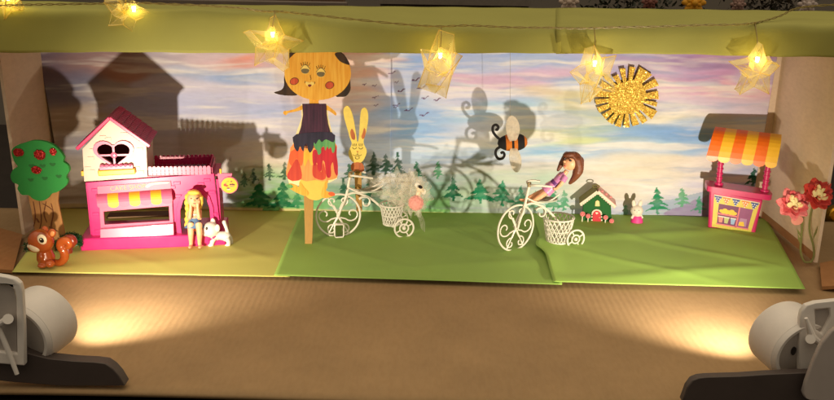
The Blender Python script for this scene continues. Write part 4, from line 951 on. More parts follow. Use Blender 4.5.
m = MB(); m.tube([f.p(330+a/2.86, 100+b/2.86, -.1) for a, b in [(79,151),(78,156),(70,160),(66,156)]], .24*s, 5); m.tube([f.p(330+a/2.86, 100+b/2.86, -.1) for a, b in [(78,156),(86,160),(90,156)]], .24*s, 5); m.tube([f.p(330+a/2.86, 100+b/2.86, -.1) for a, b in oval(78, 165, 6, 4, 12)], .24*s, 5, True); m.build('mouth', M_ink, g)
cut('collar', Zr([(64,180),(92,180),(98,200),(88,206),(78,200),(70,206),(60,198)]), M_inner, -.16, -.02, g, 2)
cut('stick', [(353.6,158),(361,158),(361.6,190),(362,211),(356.4,212),(355,190)], M_stick, .95, 2.6, g, 0)

# ------------------------------------------------------------------ tulle puff and mouse toy in basket 1
f = Fr(ground(404, 233), 0); s = f.s
def puff(seed, c, rad, n=26):
    r = random.Random(seed); ph = [r.uniform(0, 6.28) for _ in range(12)]; fr_ = [r.uniform(3, 9) for _ in range(12)]
    c = Vector(c)
    def fn(u, v):
        th = math.pi*(.08+.84*v); a = 2*math.pi*u
        k = 1+.09*math.sin(7*a+ph[4]+3*math.sin(v*9+ph[5]))*math.sin(th*3+ph[6])+.05*math.sin(13*v+5*a+ph[7])+.16*math.sin(fr_[0].__int__()*a+ph[0]+3*v)+.12*math.sin(int(fr_[1])*a*1+ph[1]-5*v)+.12*math.sin(fr_[2]*th*2+ph[2]+2*math.sin(a))+.08*math.sin(int(fr_[3]+6)*a+ph[3])
        return c+Vector((rad[0]*k*math.sin(th)*math.cos(a), rad[1]*k*math.sin(th)*math.sin(a), rad[2]*k*math.cos(th)))
    return fn
tu = MB()
for sd, c, rd in [(1, f.p(405,190,0), (21,11,16)), (2, f.p(392,187,3), (22,9,9)), (3, f.p(413,196,-3), (13,10,17))]:
    tu.sheet(puff(sd, c, [q*s for q in rd]), 90, 44)
# ends of the tulle trailing off
for k in range(5):
    b = f.p(412+k*1.2, 208, -2+k); tu.tube(smooth_open([b, f.p(418+k*1.5, 216+k, -3+k), f.p(421.5+k*.8, 229+k*.8, -2)], 4), [.8*s]*8+[.3*s], 5, flat=.3)
M_tulle = see_through('white_tulle', (250, 244, 230), .16, .3, 130)
_n = M_tulle.node_tree.nodes; _l = M_tulle.node_tree.links; _lw = _n.new('ShaderNodeLayerWeight'); _lw.inputs[0].default_value = .5
_mx = [q for q in _n if q.type == 'MIX_SHADER' and q.inputs[1].links[0].from_node.type == 'BSDF_TRANSPARENT'][0]; _src = _mx.inputs[0].links[0].from_socket
_pw = _n.new('ShaderNodeMath'); _pw.operation = 'POWER'; _pw.inputs[1].default_value = 2.6; _l.new(_lw.outputs['Facing'], _pw.inputs[0])
_ma = _n.new('ShaderNodeMath'); _ma.operation = 'MULTIPLY_ADD'; _ma.inputs[1].default_value = .5; _l.new(_pw.outputs[0], _ma.inputs[0]); _l.new(_src, _ma.inputs[2]); _l.new(_ma.outputs[0], _mx.inputs[0])
tu = tu.build('tulle_puff', M_tulle, None, smooth=180); tu.location = f.o
tag(tu, 'crumpled puff of sheer beige tulle stuffed in the tricycle basket', 'tulle')
f = Fr(ground(413, 236), 0); s = f.s
g = thing('toy_mouse', 'tiny toy mouse with white ears and pink pompom dress hanging from the tulle puff', 'toy mouse', f.o)
m = MB(); m.ell(f.p(420,188.6,-2), (3.6*s, 3.2*s, 3.5*s)); m.ell(f.p(422.5,191,-4), (2*s, 2*s, 1.6*s)); m.tube([f.p(419,191,-1), f.p(417,200,0)], [2.4*s, 3*s], 10); m.build('body', M_sqw, g, voxel=.4*s, smooth_it=4)
for a, b in [(417.2,185),(423.6,191.6)]: MB().ell(f.p(a,b,-3.4), (2.6*s, 1.2*s, 3*s), seg=16).build('ear', M_white, g)
MB().ell(f.p(420.4,187,-5.6), (2.3*s, 1.6*s, 1.6*s), Euler((0, R_(25), 0))).build('mask', M_black, g)
m = MB(); m.ell(f.p(416,203,-3), (7.4*s, 6*s, 7.6*s), seg=22)
for k in range(60):
    a = k*2.39996; z_ = 1-2*(k+.5)/60; rr = math.sqrt(1-z_*z_); m.ell(f.p(416,203,-3)+Vector((7*s*rr*math.cos(a), 5.6*s*rr*math.sin(a), 7.2*s*z_)), 1.1*s, seg=6)
m.build('pompom_dress', mat('salmon_pompom', (240, 158, 150), .85, .1, 300, sheen=.4), g, voxel=.45*s, smooth_it=1)

# ------------------------------------------------------------------ brunette doll lying back on tricycle 2
f = Fr((f2.o.x+.036, f2.o.y+.014, 0), 0); f.s = mpp(f.o); s = f.s
base_pt = f.p(541, 201, 0)
d = thing('doll', 'small brunette doll in a lilac dress leaning back across the white tricycle', 'doll', f.o)
def BP(a, b, o=0): return f.p(a, b, o)
m = MB()
m.tube([BP(567,170.5,0), BP(563,176,0), BP(557,181,0)], [2.2*s, 2.4*s, 4*s], 12)
m.tube([BP(562,176.5,0), BP(555,184,0), BP(548.5,189.5,0)], [4.6*s, 3.8*s, 4.6*s], 14)
for (o, kx, ky, ax, ay) in [(-2.6,540,196.5,530.5,202.5),(2.8,537.5,194,525,199.8)]:
    m.tube([BP(549,189.6,o*.9), BP(kx,ky,o*1.1), BP((kx+ax)/2,(ky+ay)/2,o), BP(ax,ay,o)], [3.6*s, 2.9*s, 2.3*s, 1.6*s], 12); m.ell(BP(ax-2.6,ay+.4,o), (3.6*s, 1.7*s, 1.5*s), Euler((0, R_(14), 0)))
m.tube([BP(564.5,177.5,-4), BP(561,184,-6), BP(556.5,188.5,-6)], [2.1*s, 1.9*s, 1.4*s], 10); m.ell(BP(555.2,189,-6), (1.8*s, 1*s, 1.3*s))
for q in range(4): m.tube([BP(555.6,188.4+q*.4,-6.4+q*.5), BP(553.2,188.2+q*.7,-6.4+q*.5)], .5*s, 5)
m.tube([BP(562,174,4), BP(555,180,6), BP(548,183.5,5)], [2.1*s, 1.8*s, 1.4*s], 10); m.ell(BP(547,184,5), (1.8*s, 1*s, 1.3*s))
m.build('body', M_skin, d, voxel=.42*s, smooth_it=4)
hd = MB(); hd.ell(BP(570.5,162.8,-1.5), (7*s, 6.6*s, 7.4*s), Euler((0, R_(28), 0)), seg=24); hd.ell(BP(566.4,166.2,-3), (3.4*s, 3*s, 2.8*s)); hd.ell(BP(564.4,161.6,-4.4), (1.3*s, 1.2*s, 1.1*s))
hd = hd.build('head', M_skin, d, voxel=.4*s, smooth_it=3)
for (a, b, o) in [(570.4,160.6,-8),(564.6,158.8,-5)]:
    e = MB().ell(BP(a,b,o), (1.5*s, .6*s, 1.0*s), Euler((0, R_(25), 0))).build('eye', M_eye, hd)
MB().tube([BP(568.2,158.6,-7.9), BP(570.6,157.6,-8.2), BP(572.6,158.6,-8)], .35*s, 5).build('brow', M_eye, hd)
MB().ell(BP(565,166.2,-5.8), (1.2*s, .6*s, .6*s), Euler((0, R_(30), 0))).build('mouth', M_lips, hd)
hr = MB(); hr.ell(BP(573.2,160.2,1.2), (8.6*s, 8*s, 8.6*s), Euler((0, R_(30), 0)), seg=24); hr.ell(BP(569,154.6,-3.6), (6.2*s, 4.4*s, 2.8*s), Euler((0, R_(-8), 0)))
def lock(pts, r0, r1, r2):
    P = smooth_open(pts, 6); n = len(P)
    for i, p in enumerate(P):
        q = i/(n-1); r_ = lerp(r0, r1, q*2) if q < .5 else lerp(r1, r2, q*2-1); hr.ell(p, r_*s, seg=14)
lock([BP(577,161,-3), BP(578.4,168,-4), BP(575.6,176,-3.6), BP(570,183,-2.6)], 5, 4.8, 1.6)
lock([BP(579,161,4), BP(578.6,171,4), BP(573,181,3)], 5, 4.6, 1.8); lock([BP(567,155.5,4), BP(562,163,6), BP(558,170,5)], 4, 3, 1.4)
for k in range(6): lock([BP(571+k*1.5,154+k,-6+k*.5), BP(576.4+k*.7,161+k,-6.4+k*.4), BP(576-k*.2,170+k,-6+k*.5), BP(571.5-k*.4,179.5+k*.5,-4+k*.4)], 1.2, 1.3, .6)
hr.build('hair', mat('brown_doll_hair', (112, 62, 40), .38, .25, 260, bump=.5, bscale=1200), d, voxel=.36*s, smooth_it=5)
dr = MB(); dr.tube([BP(565.5,174.8,0), BP(560,179,0), BP(555,183.6,0), BP(550.5,187.6,0), BP(545.5,191.8,0)], [4.4*s, 5.2*s, 4.4*s, 5.4*s, 6.4*s], 18, flat=1.0)
dr.tube([BP(565.6,176.4,-4), BP(562.4,181.6,-5.8)], [2.8*s, 3*s], 12); dr.tube([BP(562,173.6,4), BP(557.6,177.6,5.6)], [2.8*s, 2.8*s], 12)
dr.build('dress', mat('lilac_satin', (204, 132, 186), .38, .1, 160, sheen=.3), d, voxel=.42*s, smooth_it=4)
a, b = BP(556.5,182.2,0), BP(554,184.6,0); MB().tube([a, b], 5.15*s, 18).build('belt', mat('purple_belt', (112, 58, 132), .4), d, bevel=.3*s)

# ------------------------------------------------------------------ hanging bee
YB = -.066
b0 = aty(509, 142, YB); f = Fr((b0.x, b0.y, b0.z), 0); s = f.s
g = f.thing('hanging_bee', 'black and orange felt bee with pale paper wings hanging on a thread', 'bee')
M_bo = mat('orange_felt', (206, 116, 38), .85, .12, 400, bump=.3, bscale=2000)
m = MB(); L0, L1 = f.p(497.5,143.4,0), f.p(527,141.4,0)
def prof(q): return (.6+10.2*max(0, 1-abs((q-.56)/(.56 if q < .56 else .46))**2.3)**.55)*s
segs = [(0,.27,1),(.27,.46,0),(.46,.54,1),(.54,.66,0),(.66,.90,1),(.90,1.0,0)]
for (q0, q1, mi) in segs:
    pts = [L0.lerp(L1, lerp(q0, q1, i/9)) for i in range(10)]; m.tube(pts, [prof(lerp(q0, q1, i/9)) for i in range(10)], 28, mi=mi, flat=.8)
m.build('body', [M_bo, M_black], g, smooth=50)
for (cx, cy, a0) in [(494.5,128.5,-1),(498.5,155.5,1)]:
    if a0 < 0: pts = [(500,139.5),(496,136),(493,131.5),(493,126.5),(496,124.8),(498.3,127),(497.2,129.8),(495.6,129.2)]
    else: pts = [(500,147),(496.5,149.5),(495.6,154),(498,158.4),(502,158.6),(504.4,155.4),(503,152.2),(500.6,153.4)]
    P3 = smooth_open([f.p(a, b, -.5) for a, b in pts], 5); MB().tube(P3, [1.35*s]*len(P3), 8).build('antenna', M_black, g)
M_wing = see_through('white_tissue_wing', (232, 222, 204), .72, .4, 120)
for pts in ([(511,142),(507.4,136.5),(505.2,128),(505.4,120),(508.4,114.6),(512.6,114.2),(517,119),(518.8,128),(516.6,136),(513.2,141)], [(512.2,142.6),(516.4,147),(519.8,154),(520.4,162),(518,168.6),(514.4,169.6),(510.6,165),(508.4,157),(508.8,149),(510.6,144)]):
    MB().prism(smooth_closed(f.poly(pts), 5), -9.6*s, -8.6*s).build('wing', M_wing, g, bevel=.25*s)
    cut('wing_joint', [(509.6,141.4),(513.4,141.4),(513.4,144.4),(509.6,144.4)], M_black, -8.6, -4, g, 0)
top = aty(509.5, 40, YB)-f.o
MB().tube([f.p(510,136,0), (top.x, 0, .285-f.o.z-.012)], .00022, 5).build('thread', mat('grey_thread', (150, 145, 140), .8), g)

# ------------------------------------------------------------------ glitter sun
YS = -.0062
b0 = aty(627, 97.5, YS); f = Fr(b0, 0); s = f.s
pts = []; r = random.Random(4)
SUN = [(-178,-163,33),(-157,-145,30),(-139,-131,31),(-124.5,-111,26),(-104.5,-93.5,31),(-86,-75,32.5),(-68.5,-44,34.5),(-36,-22,34),(-13,3,31.5),(9,18,30.5),(25,43,33),(49,61,31),(66.5,80,30),(85.5,97,31),(102,113,31.5),(118,129,31.5),(134,145,31),(150.5,162,32),(167,177,32)]
for (a0, a1, R) in SUN:
    a0, a1 = R_(a0), R_(a1); ri = 18+r.uniform(-2.5, 2.5)
    pts += [(627+ri*math.cos(a0-.0), 97.5+ri*math.sin(a0)), (627+R*math.cos(a0), 97.5+R*math.sin(a0)*.96), (627+R*math.cos(a1), 97.5+R*math.sin(a1)*.96), (627+ri*math.cos(a1), 97.5+ri*math.sin(a1))]
sun = MB().prism(f.poly(pts), -1.6*s, .4*s).build('glitter_sun', glitter('gold_glitter', (255, 222, 110), (206, 150, 40), 900, .45, .9), None, smooth=0)
sun.location = f.o; tag(sun, 'gold glitter foam sun with uneven cut rays stuck on the painted sky', 'sun ornament')

# ------------------------------------------------------------------ green candy cottage
f = Fr(ground(597.5, 223.5), R_(-9)); s = f.s
g = f.thing('candy_cottage', 'little dark green cottage ornament with icing trim, red door and lollipops', 'cottage')
M_gh = mat('forest_green_felt', (26, 98, 42), .8, .12, 200, bump=.2, bscale=1500); M_ol = mat('olive_roof', (122, 116, 62), .7, .12, 150); M_ice = mat('icing_white', (240, 226, 208), .55, .05, 200); M_red = mat('red_door', (206, 40, 58), .5, .08, 200)
pl = f.poly([(582.6,222.5),(583.4,204),(597.6,193.6),(611,207),(612,223)], 0); pl[0] = (pl[0][0], 0); pl[-1] = (pl[-1][0], 0)
MB().prism(pl, 0, 15*s).build('wall', M_gh, g, bevel=.3*s)
apx, el_, er_ = Vector(f.xz(597.6,191.4,-1)), Vector(f.xz(580.4,204.2,-1)), Vector(f.xz(615,206.6,-1))
rl = MB()
for e, mi in ((el_, 0), (er_, 1)):
    dd = (e-apx).normalized(); n = Vector((-dd.y, dd.x)); n = n if n.y > 0 else -n
    qd = [apx, e, e+n*2*s, apx+n*2*s]; rl.hexa([(p.x, -2.6*s, p.y) for p in qd], [(p.x, 18*s, p.y) for p in qd], mi)
rl.build('roof', [M_ol, mat('pink_icing_roof', (226, 176, 170), .6, .1, 200)], g, bevel=.3*s)
m = MB()
for e in (el_, er_):
    L_ = (e-apx).length; n_ = 9
    for i in range(n_): p = apx.lerp(e, (i+.5)/n_); m.ell((p.x, -3*s, p.y-.8*s), (1.35*s, .9*s, 1.35*s), seg=10)
    dd = (e-apx).normalized(); n = Vector((-dd.y, dd.x)); n = n if n.y > 0 else -n
    qd = [apx-n*.6*s, e-n*.6*s, e+n*1.6*s, apx+n*1.6*s]; m.hexa([(p.x, -3.4*s, p.y) for p in qd], [(p.x, -2.5*s, p.y) for p in qd])
m.build('icing_trim', M_ice, g)
dp = [(592.4,222.6),(592.6,214.5),(594,211.4),(596.6,210.2),(599.4,211.4),(600.8,214.5),(601,222.8)]
dr_ = MB().prism(f.poly(dp, -1), -1.2*s, -.05*s).build('door', M_red, g, bevel=.2*s)
m = MB()
for i in range(13): a, b = dp[0] if i == 0 else (0, 0), 0
ddp = smooth_open([(x, y, 0) for x, y in dp], 3)
for p in ddp[::1]: w3 = f.p(p.x+(p.x-596.8)*.14, p.y-.3, -1); m.ell((w3.x, -1*s, max(w3.z, .7*s)), (.9*s, .7*s, .9*s), seg=8)
m.build('door_trim', M_ice, g)
c = f.p(596.8, 213.4, -1.5); MB().prism(heart(c.x, c.z, 2.6*s, 2.4*s), -1.6*s, -1.22*s).build('door_heart', M_ice, dr_)
c = f.p(599.4, 217.6, -1.5); MB().ell((c.x, -1.5*s, c.z), .5*s, seg=8).build('handle', M_ice, dr_)
MB().prism(f.poly([(595,206.2),(595.4,201.4),(597.4,200),(599.4,201.4),(599.8,206.2)], -.5), -.9*s, -.05*s).build('window', mat('cream_window', (232, 214, 150), .5), g, bevel=.2*s)
M_candy = mat('pink_candy', (232, 150, 150), .4, .1, 300)
for (a, b, hh, rr) in [(582.6,214,8,2.6),(588.2,216,6,2.4),(605.6,217.4,5,2.4),(611.6,221,2.6,2.4)]:
    c = f.p(a, b, -4)
    lp_ = MB().tube([(c.x, -4*s, .1*s), (c.x, -4*s, c.z)], .6*s, 8).build('lollipop', M_ice, g)
    rot = Matrix.Translation((c.x, -4*s, c.z))@Euler((R_(90), 0, 0)).to_matrix().to_4x4()
    cd = MB().lathe([(rr*s*.8, -.8*s), (rr*s, -.3*s), (rr*s, .5*s), (rr*s*.75, 1*s)], 20, rot).build('candy', M_candy, lp_)
    MB().tube([(c.x+x, -5.05*s, c.z+z_) for x, z_ in spiral(0, 0, rr*.8*s, .3*s, 0, 9, 26)], .3*s, 5).build('swirl', M_red, cd)
MB().tube([(apx.x+2.6*s*math.cos(a)*1.3-1.5*s, 6*s, apx.y+3.2*s+1.5*s*math.sin(a)) for a in [2*math.pi*i/20 for i in range(20)]], .55*s, 6, True).build('hanging_loop', M_ol, g)
m = MB()
for i, q in enumerate((.2, .45, .7)): p = apx.lerp(er_, q); m.ell((p.x+1*s, (2+3*i)*s, p.y+2.6*s), (1.6*s, 1.4*s, 1.2*s), seg=10)
m.build('roof_candy', M_candy, g)

# ------------------------------------------------------------------ white toy rabbit in pink dress
f = Fr(ground(637, 225), 0); s = f.s
g = f.thing('toy_rabbit', 'tiny white plastic rabbit in a bright pink dress beside the green cottage', 'toy rabbit')
m = MB(); m.ell(f.p(636.8,210.6,0), (6.3*s, 5.4*s, 5.6*s), seg=22); m.ell(f.p(633.8,203.8,1), (2.2*s, 1.7*s, 4.2*s), Euler((0, R_(-10), 0))); m.ell(f.p(640.2,204,1), (2.2*s, 1.7*s, 4.2*s), Euler((0, R_(10), 0)))
m.tube([f.p(637,213,0), f.p(637,219,0), f.p(637,222.4,0)], [3.4*s, 4.4*s, 4*s], 14)
for sg in (-1, 1): m.tube([f.p(637+sg*3.6,215.4,-1), f.p(637+sg*5.6,218.4,-2.4)], [1.5*s, 1.4*s], 8); m.ell(f.p(637+sg*2.3,224,-2.4), (2.1*s, 3*s, 1.5*s))
m.build('body', mat('white_flocked', (234, 226, 212), .7, .04, 300, sheen=.3), g, voxel=.4*s, smooth_it=4)
MB().lathe([(4.1*s, 3.4*s), (5.3*s, 1*s), (6.1*s, -3.2*s), (5.4*s, -3.3*s), (3.6*s, 3.2*s)], 24, Matrix.Translation(f.p(637,218.8,-.6))@Matrix.Diagonal((1, .9, 1, 1)), cap=False).build('dress', mat('bright_pink_dress', (238, 66, 150), .55, .06, 200), g)
for ex in (634.8, 639): MB().ell(f.p(ex,210.4,-5), (.42*s, .3*s, .5*s), seg=8).build('eye', M_eye, g)
MB().ell(f.p(636.9,212,-5.5), (.5*s, .35*s, .35*s), seg=8).build('nose', M_candy, g)

# ------------------------------------------------------------------ striped snack stall
f = Fr(ground(733, 233.5), R_(-13)); s = f.s
g = f.thing('toy_stall', 'toy snack stall with orange and yellow striped awning and magenta counter', 'toy stall')
M_mag = mat('magenta_plastic', (206, 42, 106), .32, .06, 80, coat=.2)
fp = f.poly([(709.4,190),(763.4,199.5),(755,237),(708,229)], 0); fp[2] = (fp[2][0], 0); fp[3] = (fp[3][0], 0)
m = MB(); dpt = 20*s; cx_ = sum(p[0] for p in fp)/4
m.hexa([(x, 0, z) for x, z in fp], [(cx_+(x-cx_)*.9, dpt, z) for x, z in fp]); m.build('counter_body', M_mag, g, bevel=2*s, seg=4)
def q2(u, v): # on the picture panel, 0..1
    P = f.poly([(714.2,194.4),(759.8,202.6),(750.6,233.2),(711.8,226.4)], 0); a = Vector(P[0]).lerp(Vector(P[1]), u); b = Vector(P[3]).lerp(Vector(P[2]), u); return tuple(a.lerp(b, v))
def pan(name, uv, m_, o0, o1, par): return MB().prism([q2(*p) for p in uv], o0*s, o1*s).build(name, m_, par)
sc = pan('picture_panel', [(0,0),(1,0),(1,1),(0,1)], mat('lemon_print', (222, 200, 84), .4, .05, 200), -.5, .3, g)
M_w = mat('white_print', (236, 228, 220), .45); M_pur = mat('purple_print', (116, 44, 96), .45, .05, 200); M_purl = mat('light_purple_print', (146, 72, 124), .45); M_blu = mat('blue_print', (36, 70, 150), .45); M_orp = mat('orange_print', (236, 136, 60), .45); M_lem = mat('lemon_yellow_print', (244, 196, 50), .45)
pan('panel_border', [(0,0),(1,0),(1,.02),(0,.02)], M_w, -.62, -.52, sc)
pan('window_print', [(.12,.25),(.90,.25),(.90,.88),(.12,.88)], M_pur, -.6, -.51, sc)
pan('window_print', [(.60,.25),(.90,.25),(.90,.86),(.60,.86)], M_purl, -.68, -.61, sc)
M_sh = mat('salmon_print', (226, 120, 130), .45)
pan('shelf_print', [(.10,.53),(.60,.53),(.60,.58),(.10,.58)], M_sh, -.78, -.62, sc); pan('shelf_print', [(.58,.25),(.615,.25),(.615,.9),(.58,.9)], M_sh, -.78, -.69, sc); pan('shelf_print', [(.10,.86),(.92,.86),(.92,.90),(.10,.90)], M_sh, -.78, -.69, sc)
m = MB()
for i in range(8): m.prism([q2(i/8+.004, .915), q2((i+1)/8-.004, .915), q2((i+1)/8-.004, .99), q2(i/8+.004, .99)], -.6*s, -.51*s)
m.build('plank_print', mat('lime_print', (206, 190, 70), .45, .1, 300), sc)
m = MB()
for (u, v, a) in [(.20,.46,.055),(.28,.42,.06),(.36,.45,.06),(.44,.42,.06),(.51,.47,.055),(.24,.48,.06),(.32,.48,.06),(.41,.48,.06),(.48,.49,.05)]: m.prism([q2(u+a*math.cos(t), v+a*.9*math.sin(t)) for t in [2*math.pi*i/14 for i in range(14)]], (-.84-u*.02)*s, -.62*s)
m.build('lemon_pile_print', M_lem, sc)
for (u, c_) in [(.20,(236,140,130)),(.34,(190,196,130)),(.50,(150,180,220))]:
    m_ = mat('cup_print', c_, .45); pan('cup_print', [(u-.06,.64),(u+.06,.64),(u+.04,.82),(u-.04,.82)], m_, -.8, -.62, sc); pan('cup_rim', [(u-.07,.62),(u+.07,.62),(u+.07,.65),(u-.07,.65)], M_w, -.86, -.81, sc)
pan('jug_print', [(.66,.58),(.82,.58),(.84,.82),(.64,.82)], mat('jug_glass_print', (176, 130, 170), .45), -.8, -.69, sc); pan('juice_print', [(.655,.7),(.76,.68),(.80,.82),(.65,.82)], M_lem, -.86, -.81, sc)
for i, (u, m_) in enumerate([(.09,M_blu),(.28,M_orp),(.49,M_blu),(.70,M_orp),(.90,M_blu)]):
    b_ = pan('bunting_print', [(u-.09,.03),(u+.09,.03),(u,.26)], m_, -.92, -.7, sc)
    m = MB()
    for (du, dv) in [(-.05,.06),(0,.05),(.045,.07),(-.02,.12),(.03,.13),(0,.19)]: m.prism([q2(u+du+.014*math.cos(t), dv+.03+.02*math.sin(t)) for t in [2*math.pi*k/8 for k in range(8)]], -.98*s, -.93*s)
    m.build('bunting_dot', M_w, b_)
# counter slab
cl, cr = f.p(709, 189, -3), f.p(772.5, 198.5, -3)
sl = [(cl.x-2*s, 2*s), (cl.x-1*s, -1.5*s), (cl.x+4*s, -3.4*s), (cr.x-8*s, -3.4*s), (cr.x-2*s, -1*s), (cr.x+.5*s, 4*s), (cr.x, 14*s), (cr.x-5*s, 21*s), (cl.x+4*s, 21*s), (cl.x-2*s, 16*s)]
sl = smooth_closed(sl, 4); zs = lambda x: lerp(cl.z, cr.z, (x-cl.x)/(cr.x-cl.x))
MB().prism(sl, 0, 1, mp=lambda a, b, t: (a, b, zs(a)-2.6*s+t*5.4*s)).build('counter_top', M_mag, g, bevel=.8*s)
for (a, b) in [((718.6,185.5),(721.6,152)),((764.2,192.5),(769,160))]:
    p0, p1 = f.p(*a, 8), f.p(*b, 8); po = MB().tube([p0, p1], 2.6*s, 14).build('post', M_mag, g)
    m = MB(); m.tube([p0, p0.lerp(p1, .10)], 4.2*s, 14)
    for q in (.2, .34, .48, .62): c = p0.lerp(p1, q); m.tube([c, c+(p1-p0).normalized()*2*s], 3.3*s, 14)
    m.build('collar', M_mag, po, bevel=.4*s)
tl, tr_ = f.p(715.4,126.6,12), f.p(781.6,134.6,12); bl, br = f.p(706.4,155,-8), f.p(776.8,162.6,-8)
m = MB(); NS = 6
for i in range(NS):
    u0, u1 = i/NS, (i+1)/NS; mi = i % 2; pf = []
    for k in range(9):
        q = k/8; bul = Vector((0, -5*s*math.sin(q*math.pi*.9), 5.5*s*math.sin(q*math.pi)))
        pf.append((tl.lerp(bl, q).lerp(tr_.lerp(br, q), u0)+bul, tl.lerp(bl, q).lerp(tr_.lerp(br, q), u1)+bul))
    th = Vector((0, 1.3*s, -1.3*s))
    for (p, q) in zip(pf, pf[1:]): m.hexa([p[0], p[1], q[1], q[0]], [p[0]+th, p[1]+th, q[1]+th, q[0]+th], mi)
    c0, c1 = pf[-1]; w_ = (c1-c0).length
    L_ = [(c0.x, c0.z), *[(lerp(c0.x, c1.x, .5-.5*math.cos(math.pi*k/8)), lerp(c0.z, c1.z, .5-.5*math.cos(math.pi*k/8))-2*s-3.6*s*math.sin(math.pi*k/8)) for k in range(9)], (c1.x, c1.z)]
    m.prism(L_, c0.y-.2*s, c0.y+1.2*s, mi=mi)
m.build('awning', [M_org, M_yel], g, smooth=40)
m = MB(); m.tube([tl+Vector((2*s, 1.6*s, -2.2*s)), tr_+Vector((-2*s, 1.6*s, -2.2*s))], 1.2*s, 10)
for p in (tl.lerp(bl, .5).lerp(tr_.lerp(br, .5), .2), tl.lerp(bl, .5).lerp(tr_.lerp(br, .5), .82)): m.box(p+Vector((0, 2*s, -1*s)), (3*s, 22*s, 2*s), Euler((R_(42), 0, 0)))
m.build('awning_frame', M_mag, g)

# ------------------------------------------------------------------ paper flowers at the right wall
f = Fr(ground(808.5, 263.5), 0); s = f.s
g = f.thing('paper_flowers', 'pair of layered paper flowers, pink and coral, on a bent green stem', 'flowers')
M_stem = mat('olive_stem', (128, 128, 70), .7, .15, 200)
st_ = smooth_open([f.p(802.5,217,-1), f.p(801.6,235,-1), f.p(800.6,251,0), f.p(804,261,0), f.p(809,263.2,0), f.p(813.6,257,0), f.p(813.4,246,0), f.p(809.6,231,0), f.p(810.4,216,0), f.p(814,202,0)], 6)
for p in st_: p.z = max(p.z, 1.4*s)
sm = MB().tube(st_, 1.05*s, 9).build('stem', M_stem, g)
m = MB()
for (a, b, c_, d_) in [((801.4,238),(796.5,228),(800,235),-1),((813,240),(818,226),(814.6,236),-1),((801,246),(797.6,233),(800,243),-2)]:
    p0, p1 = f.p(*a, d_), f.p(*b, d_-2); n_ = Vector((1.1*s, 0, .3*s)); pm = p0.lerp(p1, .5); m._f([m._v(p0), m._v(pm+n_), m._v(p1), m._v(pm-n_)])
m.build('leaf', M_stem, g, smooth=0, solid=.0004)
def bloom(c, R, mats, seed, tilt, name):
    r = random.Random(seed); m = MB(); mt = Matrix.Translation(c)@Euler(tilt).to_matrix().to_4x4()
    for ring, (n, rr, up_, mi) in enumerate([(7, 1.08, .0, 0), (6, .9, .2, 1), (5, .66, .40, 0), (4, .42, .5, 1)]):
        for i in range(n):
            a = 2*math.pi*i/n+ring*.4+r.uniform(-.12, .12); w_ = .40*rr*R*(1+r.uniform(-.15, .15)); L_ = rr*R*(1+r.uniform(-.12, .1)); curl = r.uniform(.05, .3)
            def fn(u, v):
                t = (u-.5)*2; ww = w_*math.sin(math.pi*min(1, .14+.82*v))**.8; rad_ = L_*v; x = rad_; y = t*ww; z = R*up_*v*1.2+R*curl*v*v*(.5-abs(t)*.2)+R*.10*t*t*v+.05*R*math.sin(t*6+v*5+i)*v
                return mt@Vector((x*math.cos(a)-y*math.sin(a), x*math.sin(a)+y*math.cos(a), z))
            m.sheet(fn, 5, 6, mi)
    return m.build(name, mats, g, smooth=180, solid=.0003)
M_pp = mat('pink_petal_paper', (232, 128, 128), .7, .15, 120); M_pp2 = mat('rose_petal_paper', (216, 88, 92), .7, .15, 120); M_cp = mat('coral_petal_paper', (210, 68, 52), .7, .18, 120); M_cp2 = mat('dark_coral_petal_paper', (196, 56, 50), .7, .2, 120); M_ctr = mat('cream_flower_centre', (240, 222, 160), .7, .08, 200)
for (a, b, o, R, ms, sd, tl_) in [(792.6,204.6,-6,14.5,(M_pp, M_pp2),3,(R_(58),R_(-12),0)),(816.5,194.6,-3,15.5,(M_cp, M_cp2),8,(R_(62),R_(6),0))]:
    c = f.p(a, b, o); bl_ = bloom(c, R*s, ms, sd, tl_, 'blossom')
    mt = Matrix.Translation(c)@Euler(tl_).to_matrix().to_4x4(); m = MB(); r = random.Random(sd)
    for i in range(7):
        a_ = i*2.4; rr = .16*R*s*math.sqrt(i); m.ell(mt@Vector((rr*math.cos(a_), rr*math.sin(a_), .40*R*s)), (.22*R*s, .13*R*s, .24*R*s), Euler((r.uniform(-.5,.5), r.uniform(-.5,.5), a_)), seg=8)
    m.build('flower_centre', M_ctr, bl_)
c = f.p(797.2, 219.8, -7); m = MB(); m.prism([(c.x+6*s*math.cos(a), c.z+5.6*s*math.sin(a)*(1 if math.sin(a) < 0 else .8)) for a in [2*math.pi*i/20 for i in range(20)]], c.y-.3*s, c.y+.3*s); m.build('loose_petal', mat('pale_pink_petal', (236, 156, 140), .7, .08, 100), g, bevel=.2*s)

